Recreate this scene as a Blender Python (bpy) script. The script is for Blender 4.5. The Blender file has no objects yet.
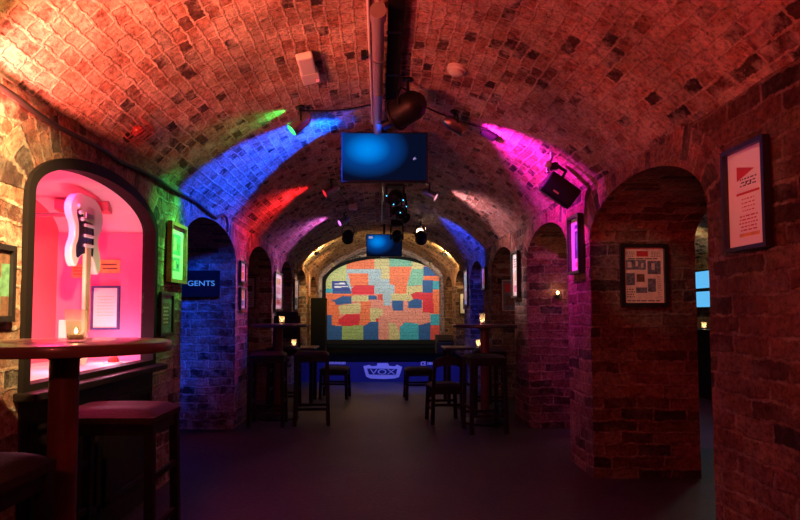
import bpy, math, random
from mathutils import Vector, Matrix, noise
random.seed(7)
S = bpy.context.scene
C = S.collection
PI = math.pi
XL, XR = -1.46, 1.50          # tunnel side walls
SPR, CROWN, RAD = 2.05, 2.76, 1.925
TH = 0.75                     # thickness of the side walls
XC = (XL + XR) / 2

def vz(x):
    d = x - XC
    return CROWN - RAD + math.sqrt(max(RAD * RAD - d * d, 0))

# ------------------------------------------------------------------ materials
def new_mat(name):
    m = bpy.data.materials.new(name); m.use_nodes = True
    nt = m.node_tree; nt.nodes.clear()
    out = nt.nodes.new('ShaderNodeOutputMaterial')
    return m, nt, out

def plain(name, col, rough=0.5, metal=0.0, bump=0.0, scale=40, var=0.0, coat=0.0, spec=0.5):
    m, nt, out = new_mat(name)
    b = nt.nodes.new('ShaderNodeBsdfPrincipled')
    b.inputs['Base Color'].default_value = (*col, 1)
    b.inputs['Roughness'].default_value = rough
    b.inputs['Metallic'].default_value = metal
    b.inputs['Coat Weight'].default_value = coat
    b.inputs['Specular IOR Level'].default_value = spec
    nt.links.new(b.outputs[0], out.inputs[0])
    if bump or var:
        tc = nt.nodes.new('ShaderNodeTexCoord')
        n = nt.nodes.new('ShaderNodeTexNoise'); n.inputs['Scale'].default_value = scale; n.inputs['Detail'].default_value = 6
        nt.links.new(tc.outputs['Object'], n.inputs['Vector'])
        if var:
            r = nt.nodes.new('ShaderNodeValToRGB')
            r.color_ramp.elements[0].position = .3; r.color_ramp.elements[1].position = .72
            r.color_ramp.elements[0].color = (*[c * (1 - var) for c in col], 1)
            r.color_ramp.elements[1].color = (*[min(1, c * (1 + var)) for c in col], 1)
            nt.links.new(n.outputs[0], r.inputs[0]); nt.links.new(r.outputs[0], b.inputs['Base Color'])
        if bump:
            bp = nt.nodes.new('ShaderNodeBump'); bp.inputs['Strength'].default_value = bump; bp.inputs['Distance'].default_value = .01
            nt.links.new(n.outputs[0], bp.inputs['Height']); nt.links.new(bp.outputs[0], b.inputs['Normal'])
    return m

def glow(name, col, strength):
    m, nt, out = new_mat(name)
    e = nt.nodes.new('ShaderNodeEmission')
    e.inputs[0].default_value = (*col, 1); e.inputs[1].default_value = strength
    nt.links.new(e.outputs[0], out.inputs[0])
    return m

def glass(name, tint=(1, 1, 1), refl=0.09):
    m, nt, out = new_mat(name)
    t = nt.nodes.new('ShaderNodeBsdfTransparent'); t.inputs[0].default_value = (*tint, 1)
    g = nt.nodes.new('ShaderNodeBsdfGlossy'); g.inputs['Roughness'].default_value = .03
    f = nt.nodes.new('ShaderNodeFresnel'); f.inputs[0].default_value = 1.22
    mx = nt.nodes.new('ShaderNodeMixShader')
    ge = nt.nodes.new('ShaderNodeNewGeometry'); iv = nt.nodes.new('ShaderNodeMath'); iv.operation = 'SUBTRACT'; iv.inputs[0].default_value = 1; nt.links.new(ge.outputs['Backfacing'], iv.inputs[1])
    ml = nt.nodes.new('ShaderNodeMath'); ml.operation = 'MULTIPLY'; nt.links.new(f.outputs[0], ml.inputs[0]); nt.links.new(iv.outputs[0], ml.inputs[1])
    nt.links.new(ml.outputs[0], mx.inputs[0]); nt.links.new(t.outputs[0], mx.inputs[1]); nt.links.new(g.outputs[0], mx.inputs[2])
    nt.links.new(mx.outputs[0], out.inputs[0])
    return m

def brick(name, ramp, mortar, smear=.45, bw=.225, rh=.08, ms=.011, bump=.6, rough=.85, seed=0.0, wob=.05):
    """old hand-made brick: per-brick colour, ragged wobbling joints, smeared lime, sooty pits"""
    m, nt, out = new_mat(name)
    N = nt.nodes.new; L = nt.links.new
    def noise_(scale, detail, rough_=.6, off=0.0):
        mm = N('ShaderNodeMapping'); mm.inputs['Location'].default_value = (off, off * 1.7, off * .3); L(uv.outputs[0], mm.inputs[0])
        n = N('ShaderNodeTexNoise'); n.inputs['Scale'].default_value = scale; n.inputs['Detail'].default_value = detail; n.inputs['Roughness'].default_value = rough_; L(mm.outputs[0], n.inputs['Vector']); return n
    def rng(src, a, b, c, d):
        r = N('ShaderNodeMapRange'); r.inputs[1].default_value = a; r.inputs[2].default_value = b; r.inputs[3].default_value = c; r.inputs[4].default_value = d; L(src, r.inputs[0]); return r.outputs[0]
    def mth(op, a, b):
        q = N('ShaderNodeMath'); q.operation = op
        for i, x in enumerate((a, b)):
            if isinstance(x, (int, float)): q.inputs[i].default_value = x
            else: L(x, q.inputs[i])
        return q.outputs[0]
    uv = N('ShaderNodeUVMap'); uv.uv_map = 'UVMap'
    mp = N('ShaderNodeMapping'); mp.inputs['Location'].default_value = (seed, seed * .37, 0); L(uv.outputs[0], mp.inputs[0])
    cur = mp.outputs[0]
    for sc_, am, off in ((4.5, wob, seed), (24, .03, seed + 9), (80, .012, seed + 17)):
        nd = noise_(sc_, 3, .6, off)
        sb = N('ShaderNodeVectorMath'); sb.operation = 'SUBTRACT'; sb.inputs[1].default_value = (.5, .5, .5); L(nd.outputs['Color'], sb.inputs[0])
        sc = N('ShaderNodeVectorMath'); sc.operation = 'SCALE'; sc.inputs['Scale'].default_value = am; L(sb.outputs[0], sc.inputs[0])
        ad = N('ShaderNodeVectorMath'); ad.operation = 'ADD'; L(cur, ad.inputs[0]); L(sc.outputs[0], ad.inputs[1]); cur = ad.outputs[0]
    bt = N('ShaderNodeTexBrick'); bt.offset = .5; bt.squash = 1.6; bt.squash_frequency = 3
    bt.inputs['Color1'].default_value = (0, 0, 0, 1); bt.inputs['Color2'].default_value = (1, 1, 1, 1); bt.inputs['Mortar'].default_value = (.5, .5, .5, 1)
    bt.inputs['Scale'].default_value = 1; bt.inputs['Mortar Size'].default_value = ms; bt.inputs['Mortar Smooth'].default_value = .6
    bt.inputs['Bias'].default_value = 0; bt.inputs['Brick Width'].default_value = bw; bt.inputs['Row Height'].default_value = rh
    L(cur, bt.inputs['Vector'])
    cr = N('ShaderNodeValToRGB'); cr.color_ramp.interpolation = 'LINEAR'
    e = cr.color_ramp.elements
    e[0].position = ramp[0][0]; e[0].color = (*ramp[0][1], 1)
    e[1].position = ramp[-1][0]; e[1].color = (*ramp[-1][1], 1)
    for p, c in ramp[1:-1]:
        q = e.new(p); q.color = (*c, 1)
    L(bt.outputs['Color'], cr.inputs[0])
    n2 = noise_(30, 9, .72, seed + 3)
    def mult(colsock, valsock):
        q = N('ShaderNodeMix'); q.data_type = 'RGBA'; q.blend_type = 'MULTIPLY'; q.inputs[0].default_value = 1; L(colsock, q.inputs[6]); L(valsock, q.inputs[7]); return q.outputs[2]
    face = mult(cr.outputs[0], rng(n2.outputs[0], .32, .68, .3, 1.55))
    n3 = noise_(8, 8, .7, seed + 5)
    sm = rng(n3.outputs[0], .46, .64, 0, smear)
    worn = rng(noise_(14, 6, .7, seed + 7).outputs[0], .40, .60, .05, .95)
    jf = mth('MULTIPLY', bt.outputs['Fac'], worn)
    fac = mth('MAXIMUM', jf, sm)
    mc = N('ShaderNodeMix'); mc.data_type = 'RGBA'; mc.inputs[7].default_value = (*mortar, 1)
    L(fac, mc.inputs[0]); L(face, mc.inputs[6])
    n4 = noise_(55, 8, .75, seed + 11)
    pits = rng(n4.outputs[0], .36, .5, .35, 1.0)
    blot = rng(noise_(2.2, 6, .65, seed + 13).outputs[0], .34, .62, .55, 1.15)
    fin = mult(mult(mc.outputs[2], pits), blot)
    h = mth('ADD', mth('MULTIPLY', bt.outputs['Fac'], -1.0), mth('ADD', mth('MULTIPLY', n2.outputs[0], 1.3), mth('MULTIPLY', n4.outputs[0], .9)))
    bp = N('ShaderNodeBump'); bp.inputs['Strength'].default_value = bump; bp.inputs['Distance'].default_value = .014; L(h, bp.inputs['Height'])
    b = N('ShaderNodeBsdfPrincipled'); b.inputs['Roughness'].default_value = rough; b.inputs['Specular IOR Level'].default_value = .3
    L(fin, b.inputs['Base Color']); L(bp.outputs[0], b.inputs['Normal']); L(b.outputs[0], out.inputs[0])
    return m

BR = [(0, (.06, .035, .03)), (.22, (.17, .065, .045)), (.45, (.36, .14, .085)), (.75, (.46, .22, .14)), (1, (.5, .32, .21))]
M = {}
M['vault'] = brick('ceiling_brick', [(0, (.05, .03, .03)), (.14, (.13, .06, .045)), (.3, (.42, .19, .13)), (.7, (.60, .34, .24)), (1, (.66, .48, .36))], (.74, .62, .5), smear=.85, bump=.6, seed=3.1, bw=.115, rh=.07, ms=.0085, wob=.04)
M['wall'] = brick('wall_brick', BR, (.64, .55, .42), smear=.78, bump=.8, seed=1.3, bw=.235, rh=.083)
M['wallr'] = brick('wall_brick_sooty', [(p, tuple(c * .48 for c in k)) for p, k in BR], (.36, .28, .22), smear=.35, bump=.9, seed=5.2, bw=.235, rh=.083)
M['arch'] = brick('arch_brick', BR, (.45, .38, .29), smear=.4, bump=.8, seed=2.2, bw=.235, rh=.078)
M['black'] = plain('black_paint', (.008, .008, .009), .45, spec=.3)
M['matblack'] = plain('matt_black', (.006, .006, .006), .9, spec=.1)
M['blackmetal'] = plain('black_metal', (.02, .02, .022), .35, .6)
M['steel'] = plain('brushed_steel', (.55, .55, .57), .28, 1.0)
M['frameblk'] = plain('black_frame_wood', (.018, .014, .013), .35, var=.3)
M['framewood'] = plain('brown_frame_wood', (.30, .14, .06), .4, var=.4, scale=30)
M['silver'] = plain('silver_frame', (.6, .5, .42), .35, .7)
M['darkwood'] = plain('dark_stained_wood', (.014, .008, .007), .5, spec=.25, var=.5, scale=14, bump=.08)
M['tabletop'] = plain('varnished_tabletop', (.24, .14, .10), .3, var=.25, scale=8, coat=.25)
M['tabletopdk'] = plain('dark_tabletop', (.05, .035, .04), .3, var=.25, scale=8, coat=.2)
M['column'] = plain('red_brown_column', (.17, .05, .04), .4, var=.3, scale=12)
M['leather'] = plain('maroon_leather', (.034, .013, .013), .65, spec=.2, bump=.25, scale=120, var=.3)
M['leatherblk'] = plain('black_leather', (.012, .011, .012), .6, spec=.25, bump=.25, scale=120)
M['paper'] = plain('white_paper', (.9, .88, .84), .7)
M['cream'] = plain('cream_paper', (.82, .70, .52), .75, var=.15, scale=25)
M['ink'] = plain('dark_ink', (.05, .05, .07), .7)
M['blueink'] = plain('photo_grey', (.16, .17, .2), .6, var=.7, scale=60)
M['redink'] = plain('red_ink', (.55, .04, .04), .7)
M['green'] = plain('photo_green', (.12, .3, .16), .6, var=.4, scale=40)
M['teal'] = plain('photo_teal', (.12, .38, .42), .6, var=.5, scale=45)
M['brown'] = plain('photo_brown', (.16, .08, .05), .6, var=.5, scale=40)
M['skin'] = plain('photo_cream', (.7, .6, .48), .6, var=.2, scale=40)
M['pinkpaper'] = plain('pink_print', (.75, .3, .45), .6, var=.3, scale=25)
M['orangepaper'] = plain('orange_print', (.8, .42, .12), .6, var=.3, scale=25)
M['navy'] = plain('navy_print', (.05, .06, .22), .6, var=.3, scale=25)
M['white'] = plain('white_plastic', (.72, .70, .68), .4)
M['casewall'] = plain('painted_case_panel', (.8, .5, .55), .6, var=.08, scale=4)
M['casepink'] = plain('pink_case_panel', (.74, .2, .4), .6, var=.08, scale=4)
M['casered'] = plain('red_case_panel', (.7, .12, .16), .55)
M['guitar'] = plain('cream_lacquer', (.78, .74, .66), .16, coat=.6)
M['pickguard'] = plain('black_pickguard', (.02, .015, .03), .2)
M['fretwood'] = plain('pale_fretboard', (.7, .52, .33), .35)
M['maple'] = plain('maple_neck', (.8, .62, .4), .3, coat=.3)
M['casewood'] = plain('black_stained_wood', (.012, .008, .007), .7, spec=.15)
M['glass'] = glass('clear_glass')
def frosted(name):
    m, nt, out = new_mat(name)
    t = nt.nodes.new('ShaderNodeBsdfTransparent'); d = nt.nodes.new('ShaderNodeBsdfTranslucent'); d.inputs[0].default_value = (.85, .78, .72, 1)
    g = nt.nodes.new('ShaderNodeBsdfDiffuse'); g.inputs[0].default_value = (.8, .75, .72, 1)
    a = nt.nodes.new('ShaderNodeMixShader'); a.inputs[0].default_value = .5; b = nt.nodes.new('ShaderNodeMixShader'); b.inputs[0].default_value = .2
    nt.links.new(d.outputs[0], a.inputs[1]); nt.links.new(g.outputs[0], a.inputs[2]); nt.links.new(t.outputs[0], b.inputs[1]); nt.links.new(a.outputs[0], b.inputs[2]); nt.links.new(b.outputs[0], out.inputs[0])
    return m
M['candleglass'] = frosted('cloudy_candle_glass')
M['pane'] = glass('picture_glass')
M['wax'] = plain('candle_wax', (.85, .7, .45), .5)
M['flame'] = glow('candle_flame', (1, .62, .2), 14)
M['stageblk'] = plain('stage_black', (.004, .005, .006), .9, spec=0.0, bump=.2, scale=90)
M['stageblue'] = plain('stage_blue_front', (.018, .022, .13), .5, var=.1, scale=6)
M['logowhite'] = plain('logo_white', (.75, .77, .82), .5)
M['logonavy'] = plain('logo_navy', (.02, .025, .14), .5)
M['signblk'] = plain('sign_black', (.012, .012, .014), .3)
M['signtext'] = glow('sign_lettering', (.07, .28, 1.0), .9)
M['ledcyan'] = glow('indicator_cyan', (.1, .6, 1), 3)
M['ledred'] = glow('indicator_red', (1, .06, .05), 3)
M['pipegrey'] = plain('grey_pipe_paint', (.30, .27, .27), .35)
M['cable'] = plain('cable_rubber', (.012, .012, .012), .6)
M['plasterr'] = plain('passage_plaster', (.5, .46, .38), .8, var=.2, scale=5)

def floor_mat():
    m, nt, out = new_mat('worn_floor')
    N = nt.nodes.new; L = nt.links.new
    tc = N('ShaderNodeTexCoord')
    n = N('ShaderNodeTexNoise'); n.inputs['Scale'].default_value = 1.7; n.inputs['Detail'].default_value = 9; n.inputs['Roughness'].default_value = .65; L(tc.outputs['Object'], n.inputs['Vector'])
    n2 = N('ShaderNodeTexNoise'); n2.inputs['Scale'].default_value = 38; n2.inputs['Detail'].default_value = 6; L(tc.outputs['Object'], n2.inputs['Vector'])
    cr = N('ShaderNodeValToRGB'); cr.color_ramp.elements[0].position = .3; cr.color_ramp.elements[1].position = .75
    cr.color_ramp.elements[0].color = (.024, .02, .019, 1); cr.color_ramp.elements[1].color = (.06, .05, .046, 1)
    L(n.outputs[0], cr.inputs[0])
    b = N('ShaderNodeBsdfPrincipled'); L(cr.outputs[0], b.inputs['Base Color'])
    r = N('ShaderNodeMapRange'); r.inputs[3].default_value = .34; r.inputs[4].default_value = .62; L(n2.outputs[0], r.inputs[0]); L(r.outputs[0], b.inputs['Roughness'])
    bp = N('ShaderNodeBump'); bp.inputs['Strength'].default_value = .25; bp.inputs['Distance'].default_value = .01
    ad = N('ShaderNodeMath'); ad.operation = 'ADD'; L(n.outputs[0], ad.inputs[0]); L(n2.outputs[0], ad.inputs[1]); L(ad.outputs[0], bp.inputs['Height'])
    L(bp.outputs[0], b.inputs['Normal']); L(b.outputs[0], out.inputs[0])
    return m
M['floor'] = floor_mat()

def screen_mat(name, strength):
    """a lit television picture: blue, brightest up and to the left, fading to near black on the right"""
    m, nt, out = new_mat(name)
    N = nt.nodes.new; L = nt.links.new
    uv = N('ShaderNodeUVMap'); uv.uv_map = 'UVMap'
    ds = N('ShaderNodeVectorMath'); ds.operation = 'DISTANCE'
    mp = N('ShaderNodeMapping'); mp.inputs['Scale'].default_value = (1, .8, 1); L(uv.outputs[0], mp.inputs[0])
    L(mp.outputs[0], ds.inputs[0]); ds.inputs[1].default_value = (.3, .53, 0)
    cr = N('ShaderNodeValToRGB')
    e = cr.color_ramp.elements
    e[0].position = 0; e[0].color = (0, .27, .88, 1); e[1].position = .5; e[1].color = (.002, .004, .018, 1)
    q = e.new(.12); q.color = (0, .2, .75, 1); q = e.new(.28); q.color = (.001, .05, .26, 1)
    L(ds.outputs['Value'], cr.inputs[0])
    em = N('ShaderNodeEmission'); em.inputs[1].default_value = strength; L(cr.outputs[0], em.inputs[0])
    L(em.outputs[0], out.inputs[0])
    return m
M['screen'] = screen_mat('television_picture', 1.0)
M['screen2'] = screen_mat('television_picture_far', .9)

def patch_mat(name, col):
    """painted brick with rows of hand-lettered scribble"""
    m, nt, out = new_mat('painted_brick_' + name)
    N = nt.nodes.new; L = nt.links.new
    uv = N('ShaderNodeUVMap'); uv.uv_map = 'UVMap'
    bt = N('ShaderNodeTexBrick'); bt.inputs['Scale'].default_value = 1; bt.inputs['Brick Width'].default_value = .24; bt.inputs['Row Height'].default_value = .085
    bt.inputs['Mortar Size'].default_value = .006; bt.inputs['Mortar Smooth'].default_value = .2
    bt.inputs['Color1'].default_value = (.9, .9, .9, 1); bt.inputs['Color2'].default_value = (1.05, 1.05, 1.05, 1); bt.inputs['Mortar'].default_value = (.72, .72, .72, 1)
    L(uv.outputs[0], bt.inputs['Vector'])
    mp = N('ShaderNodeMapping'); mp.inputs['Scale'].default_value = (34, 42, 1); L(uv.outputs[0], mp.inputs[0])
    n = N('ShaderNodeTexNoise'); n.inputs['Scale'].default_value = 1; n.inputs['Detail'].default_value = 2; L(mp.outputs[0], n.inputs['Vector'])
    th = N('ShaderNodeMapRange'); th.inputs[1].default_value = .55; th.inputs[2].default_value = .62; th.inputs[3].default_value = 1; th.inputs[4].default_value = .3; L(n.outputs[0], th.inputs[0])
    a = N('ShaderNodeMix'); a.data_type = 'RGBA'; a.blend_type = 'MULTIPLY'; a.inputs[0].default_value = 1; a.inputs[6].default_value = (*col, 1); L(bt.outputs['Color'], a.inputs[7])
    c = N('ShaderNodeMix'); c.data_type = 'RGBA'; c.blend_type = 'MULTIPLY'; c.inputs[0].default_value = 1; L(a.outputs[2], c.inputs[6]); L(th.outputs[0], c.inputs[7])
    b = N('ShaderNodeBsdfPrincipled'); b.inputs['Roughness'].default_value = .6; L(c.outputs[2], b.inputs['Base Color'])
    bp = N('ShaderNodeBump'); bp.inputs['Strength'].default_value = .5; bp.inputs['Distance'].default_value = .01; bp.invert = True; L(bt.outputs['Fac'], bp.inputs['Height']); L(bp.outputs[0], b.inputs['Normal'])
    L(b.outputs[0], out.inputs[0])
    return m

# ------------------------------------------------------------------ mesh building
class MB:
    def __init__(s): s.v = []; s.f = []; s.mi = []; s.uv = []
    def quad(s, pts, uv=None, mi=0):
        i = len(s.v); s.v += [tuple(p) for p in pts]; s.f.append(tuple(range(i, i + len(pts)))); s.mi.append(mi)
        s.uv.append(uv or [(0, 0)] * len(pts)); return s
    def grid(s, P, U=None, mi=0, flip=False):
        """rows of points sharing vertices"""
        base = len(s.v); n = len(P); k = len(P[0])
        for r in P: s.v += [tuple(p) for p in r]
        for i in range(n - 1):
            for j in range(k - 1):
                q = [(i, j), (i, j + 1), (i + 1, j + 1), (i + 1, j)]
                if flip: q.reverse()
                s.f.append(tuple(base + a * k + b for a, b in q)); s.mi.append(mi)
                s.uv.append([U[a][b] for a, b in q] if U else [(0, 0)] * 4)
        return s
    def box(s, c, d, mi=0, R=None):
        i = len(s.v); h = [x / 2 for x in d]
        for z in (-1, 1):
            for y in (-1, 1):
                for x in (-1, 1):
                    p = Vector((x * h[0], y * h[1], z * h[2]))
                    if R is not None: p = R @ p
                    s.v.append(tuple(p + Vector(c)))
        for q in ((0, 2, 3, 1), (4, 5, 7, 6), (0, 1, 5, 4), (1, 3, 7, 5), (3, 2, 6, 7), (2, 0, 4, 6)):
            s.f.append(tuple(i + a for a in q)); s.mi.append(mi)
            s.uv.append([(0, 0), (1, 0), (1, 1), (0, 1)])
        return s
    def lathe(s, prof, o=(0, 0, 0), n=32, axis=(0, 0, 1), mi=0):
        """profile of (radius, height) turned about axis through o"""
        a = Vector(axis).normalized(); t = a.orthogonal().normalized(); b = a.cross(t); o = Vector(o)
        base = len(s.v); k = len(prof)
        for j in range(n):
            w = 2 * PI * j / n; d = t * math.cos(w) + b * math.sin(w)
            for r, h in prof: s.v.append(tuple(o + a * h + d * r))
        for j in range(n):
            for i in range(k - 1):
                q = (base + j * k + i, base + ((j + 1) % n) * k + i, base + ((j + 1) % n) * k + i + 1, base + j * k + i + 1)
                s.f.append(q); s.mi.append(mi); s.uv.append([(0, 0)] * 4)
        for e, rev in ((0, True), (k - 1, False)):
            if prof[e][0] > 1e-5:
                q = [base + j * k + e for j in range(n)]
                if rev: q.reverse()
                s.f.append(tuple(q)); s.mi.append(mi); s.uv.append([(0, 0)] * n)
        return s
    def cyl(s, p0, p1, r0, r1=None, n=20, mi=0):
        p0 = Vector(p0); p1 = Vector(p1); L = (p1 - p0).length
        return s.lathe([(r0, 0), (r0 if r1 is None else r1, L)], p0, n, p1 - p0, mi)
    def ball(s, c, r, n=20, sz=1.0, axis=(0, 0, 1), mi=0):
        k = 12
        return s.lathe([(max(r * math.sin(PI * i / k), 1e-6), -r * sz * math.cos(PI * i / k)) for i in range(k + 1)], c, n, axis, mi)
    def tube(s, pts, r, n=10, mi=0):
        pts = [Vector(p) for p in pts]; base = len(s.v); m = len(pts); up = None
        for i, p in enumerate(pts):
            d = (pts[min(i + 1, m - 1)] - pts[max(i - 1, 0)]).normalized()
            if up is None: up = d.orthogonal().normalized()
            up = (up - d * up.dot(d)).normalized(); w = d.cross(up)
            for j in range(n):
                a = 2 * PI * j / n; s.v.append(tuple(p + (up * math.cos(a) + w * math.sin(a)) * r))
        for i in range(m - 1):
            for j in range(n):
                s.f.append((base + i * n + j, base + i * n + (j + 1) % n, base + (i + 1) * n + (j + 1) % n, base + (i + 1) * n + j)); s.mi.append(mi); s.uv.append([(0, 0)] * 4)
        s.f.append(tuple(base + j for j in range(n - 1, -1, -1))); s.mi.append(mi); s.uv.append([(0, 0)] * n)
        s.f.append(tuple(base + (m - 1) * n + j for j in range(n))); s.mi.append(mi); s.uv.append([(0, 0)] * n)
        return s
    def prism(s, poly, O, U, V, W, mi=0):
        """polygon (u,v) placed at O along U,V and extruded by vector W"""
        O, U, V, W = Vector(O), Vector(U), Vector(V), Vector(W); i = len(s.v); n = len(poly)
        for a, b in poly: s.v.append(tuple(O + U * a + V * b))
        for a, b in poly: s.v.append(tuple(O + U * a + V * b + W))
        s.f.append(tuple(i + j for j in range(n))); s.f.append(tuple(i + n + j for j in range(n - 1, -1, -1)))
        s.mi += [mi, mi]; s.uv += [[(0, 0)] * n] * 2
        for j in range(n):
            k = (j + 1) % n
            s.f.append((i + k, i + j, i + n + j, i + n + k)); s.mi.append(mi); s.uv.append([(0, 0)] * 4)
        return s

def obj(name, mb, mats, parent=None, smooth=0, bevel=0, loc=None, fixn=True):
    me = bpy.data.meshes.new(name)
    me.from_pydata(mb.v, [], mb.f)
    if not isinstance(mats, (list, tuple)): mats = [mats]
    for m in mats: me.materials.append(m)
    me.polygons.foreach_set('material_index', mb.mi)
    ul = me.uv_layers.new(name='UVMap')
    flat = [c for f in mb.uv for p in f for c in p]
    ul.data.foreach_set('uv', flat)
    if fixn:
        import bmesh
        bm = bmesh.new(); bm.from_mesh(me); bmesh.ops.recalc_face_normals(bm, faces=bm.faces[:]); bm.to_mesh(me); bm.free()
    if smooth:
        me.polygons.foreach_set('use_smooth', [True] * len(me.polygons))
        me.set_sharp_from_angle(angle=math.radians(smooth))
    me.update()
    o = bpy.data.objects.new(name, me); C.objects.link(o)
    if loc is not None: o.location = loc
    if parent is not None: o.parent = parent
    if bevel:
        b = o.modifiers.new('bevel', 'BEVEL'); b.width = bevel; b.segments = 2; b.limit_method = 'ANGLE'; b.angle_limit = math.radians(40)
    return o

def tag(o, label, cat, group=None):
    o['label'] = label; o['category'] = cat
    if group: o['group'] = group
    return o
def thing(name, label, cat, loc=(0, 0, 0), rz=0, group=None):
    o = bpy.data.objects.new(name, None); C.objects.link(o); o.location = loc; o.rotation_euler = (0, 0, rz); o.empty_display_size = .1
    return tag(o, label, cat, group)
def struct(o): o['kind'] = 'structure'; return o
def kids(o): return [c for c in bpy.data.objects if c.parent == o]
def dup(root, loc, rz, label, group=None):
    r = root.copy(); C.objects.link(r); r.location = loc; r.rotation_euler = (0, 0, rz); r['label'] = label
    if group: r['group'] = group
    for ch in kids(root):
        c = ch.copy(); C.objects.link(c); c.parent = r
        for g in kids(ch):
            d = g.copy(); C.objects.link(d); d.parent = c
    return r
def text_mb(s, O, U, V, W, height, width=None, mi=0, shear=0.0, mb=None):
    """letters as solid mesh: laid at O (left, baseline) along U, V, extruded along W"""
    cu = bpy.data.curves.new('lettering', 'FONT'); cu.body = s; cu.size = 1; cu.shear = shear
    to = bpy.data.objects.new('lettering', cu); C.objects.link(to)
    dg = bpy.context.evaluated_depsgraph_get()
    me = bpy.data.meshes.new_from_object(to.evaluated_get(dg))
    xs = [v.co.x for v in me.vertices]; ys = [v.co.y for v in me.vertices]
    x0, x1, y0, y1 = min(xs), max(xs), min(ys), max(ys)
    sy = height / (y1 - y0); sx = sy if width is None else width / (x1 - x0)
    O, U, V, W = Vector(O), Vector(U), Vector(V), Vector(W)
    mb = mb or MB(); i = len(mb.v); n = len(me.vertices)
    for k in (0, 1):
        for v in me.vertices: mb.v.append(tuple(O + U * ((v.co.x - x0) * sx) + V * ((v.co.y - y0) * sy) + W * k))
    ec = {}
    for p in me.polygons:
        q = list(p.vertices)
        mb.f.append(tuple(i + a for a in q)); mb.f.append(tuple(i + n + a for a in reversed(q))); mb.mi += [mi, mi]; mb.uv += [[(0, 0)] * len(q)] * 2
        for a, b in zip(q, q[1:] + q[:1]): ec.setdefault((min(a, b), max(a, b)), []).append((a, b))
    for k, l in ec.items():
        if len(l) == 1:
            a, b = l[0]; mb.f.append((i + b, i + a, i + n + a, i + n + b)); mb.mi.append(mi); mb.uv.append([(0, 0)] * 4)
    bpy.data.objects.remove(to); bpy.data.meshes.remove(me)
    return mb

def spot(name, p, t, e, col, deg, blend=.5, size=.02):
    l = bpy.data.lights.new(name, 'SPOT'); l.energy = e; l.color = col; l.spot_size = math.radians(deg); l.spot_blend = blend; l.shadow_soft_size = size
    o = bpy.data.objects.new(name, l); C.objects.link(o); o.location = p
    o.rotation_euler = (Vector(t) - Vector(p)).to_track_quat('-Z', 'Y').to_euler(); return o
def point(name, p, e, col, size=.02):
    l = bpy.data.lights.new(name, 'POINT'); l.energy = e; l.color = col; l.shadow_soft_size = size
    o = bpy.data.objects.new(name, l); C.objects.link(o); o.location = p; return o
def area(name, p, t, e, col, sx, sy, spread=180):
    l = bpy.data.lights.new(name, 'AREA'); l.shape = 'RECTANGLE'; l.size = sx; l.size_y = sy; l.energy = e; l.color = col; l.spread = math.radians(spread)
    o = bpy.data.objects.new(name, l); C.objects.link(o); o.location = p
    o.rotation_euler = (Vector(t) - Vector(p)).to_track_quat('-Z', 'Y').to_euler(); return o

def jit(p, a=.009):
    n = noise.noise_vector(Vector(p) * 4.3) * .6 + noise.noise_vector(Vector(p) * 13) * .4
    return Vector(p) + n * a

# ------------------------------------------------------------------ the room
Y0, Y1 = -3.0, 15.6
def frange(a, b, step):
    n = max(1, int(math.ceil((b - a) / step))); return [a + (b - a) * i / n for i in range(n + 1)]
ASPR, ATOP = 1.66, 1.97
def atop(a): return 1.905 if a == 2.45 else ATOP      # the glazed arch is a little lower
def arch_z(y, a, b):
    t = (y - (a + b) / 2) / ((b - a) / 2); return ASPR + (atop(a) - ASPR) * math.sqrt(max(0, 1 - t * t))
R_OPEN = [(2.73, 4.27), (4.78, 6.10), (6.69, 8.08), (8.71, 9.97), (10.68, 11.90), (12.5, 13.8)]
L_OPEN = [(2.45, 3.86), (4.41, 6.06), (6.62, 8.09), (8.80, 9.93), (10.62, 11.85), (12.5, 13.8)]

def side_wall(name, x, sg, openings, mat, mat_arch):
    mb = MB(); top = SPR + .02
    cuts = [Y0]
    for a, b in openings: cuts += [a, b]
    cuts.append(Y1)
    for i in range(len(cuts) - 1):
        a, b = cuts[i], cuts[i + 1]; op = i % 2 == 1
        ys = ([(a + b) / 2 - (b - a) / 2 * math.cos(PI * k / 20) for k in range(21)] if op else frange(a, b, .12))
        for xx, jj in ((x, True), (x + sg * TH, False)):
            P, U = [], []
            for y in ys:
                z0 = arch_z(y, a, b) if op else 0.0
                row = [z0 + (top - z0) * k / (5 if op else 22) for k in range((6 if op else 23))]
                P.append([jit((xx, y, z)) if jj else (xx, y, z) for z in row]); U.append([(y, z) for z in row])
            mb.grid(P, U)
        if op:
            xs = [x + sg * TH * k / 6 for k in range(7)]
            for y in (a, b):      # jambs
                zs = frange(0, ASPR, .12)
                mb.grid([[jit((xx, y, z)) for z in zs] for xx in xs], [[(xx + y, z) for z in zs] for xx in xs])
            s = 0; P, U = [], []; prev = None
            for y in ys:          # soffit
                z = arch_z(y, a, b)
                if prev: s += math.hypot(y - prev[0], z - prev[1])
                prev = (y, z)
                P.append([jit((xx, y, z)) for xx in xs]); U.append([(xx, s) for xx in xs])
            mb.grid(P, U, mi=1)
    o = obj(name, mb, [mat, mat_arch], smooth=35, fixn=False)
    return struct(o)
side_wall('wall_left', XL, -1, L_OPEN, M['wall'], M['arch'])
side_wall('wall_right', XR, 1, R_OPEN, M['wallr'], M['arch'])

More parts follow.
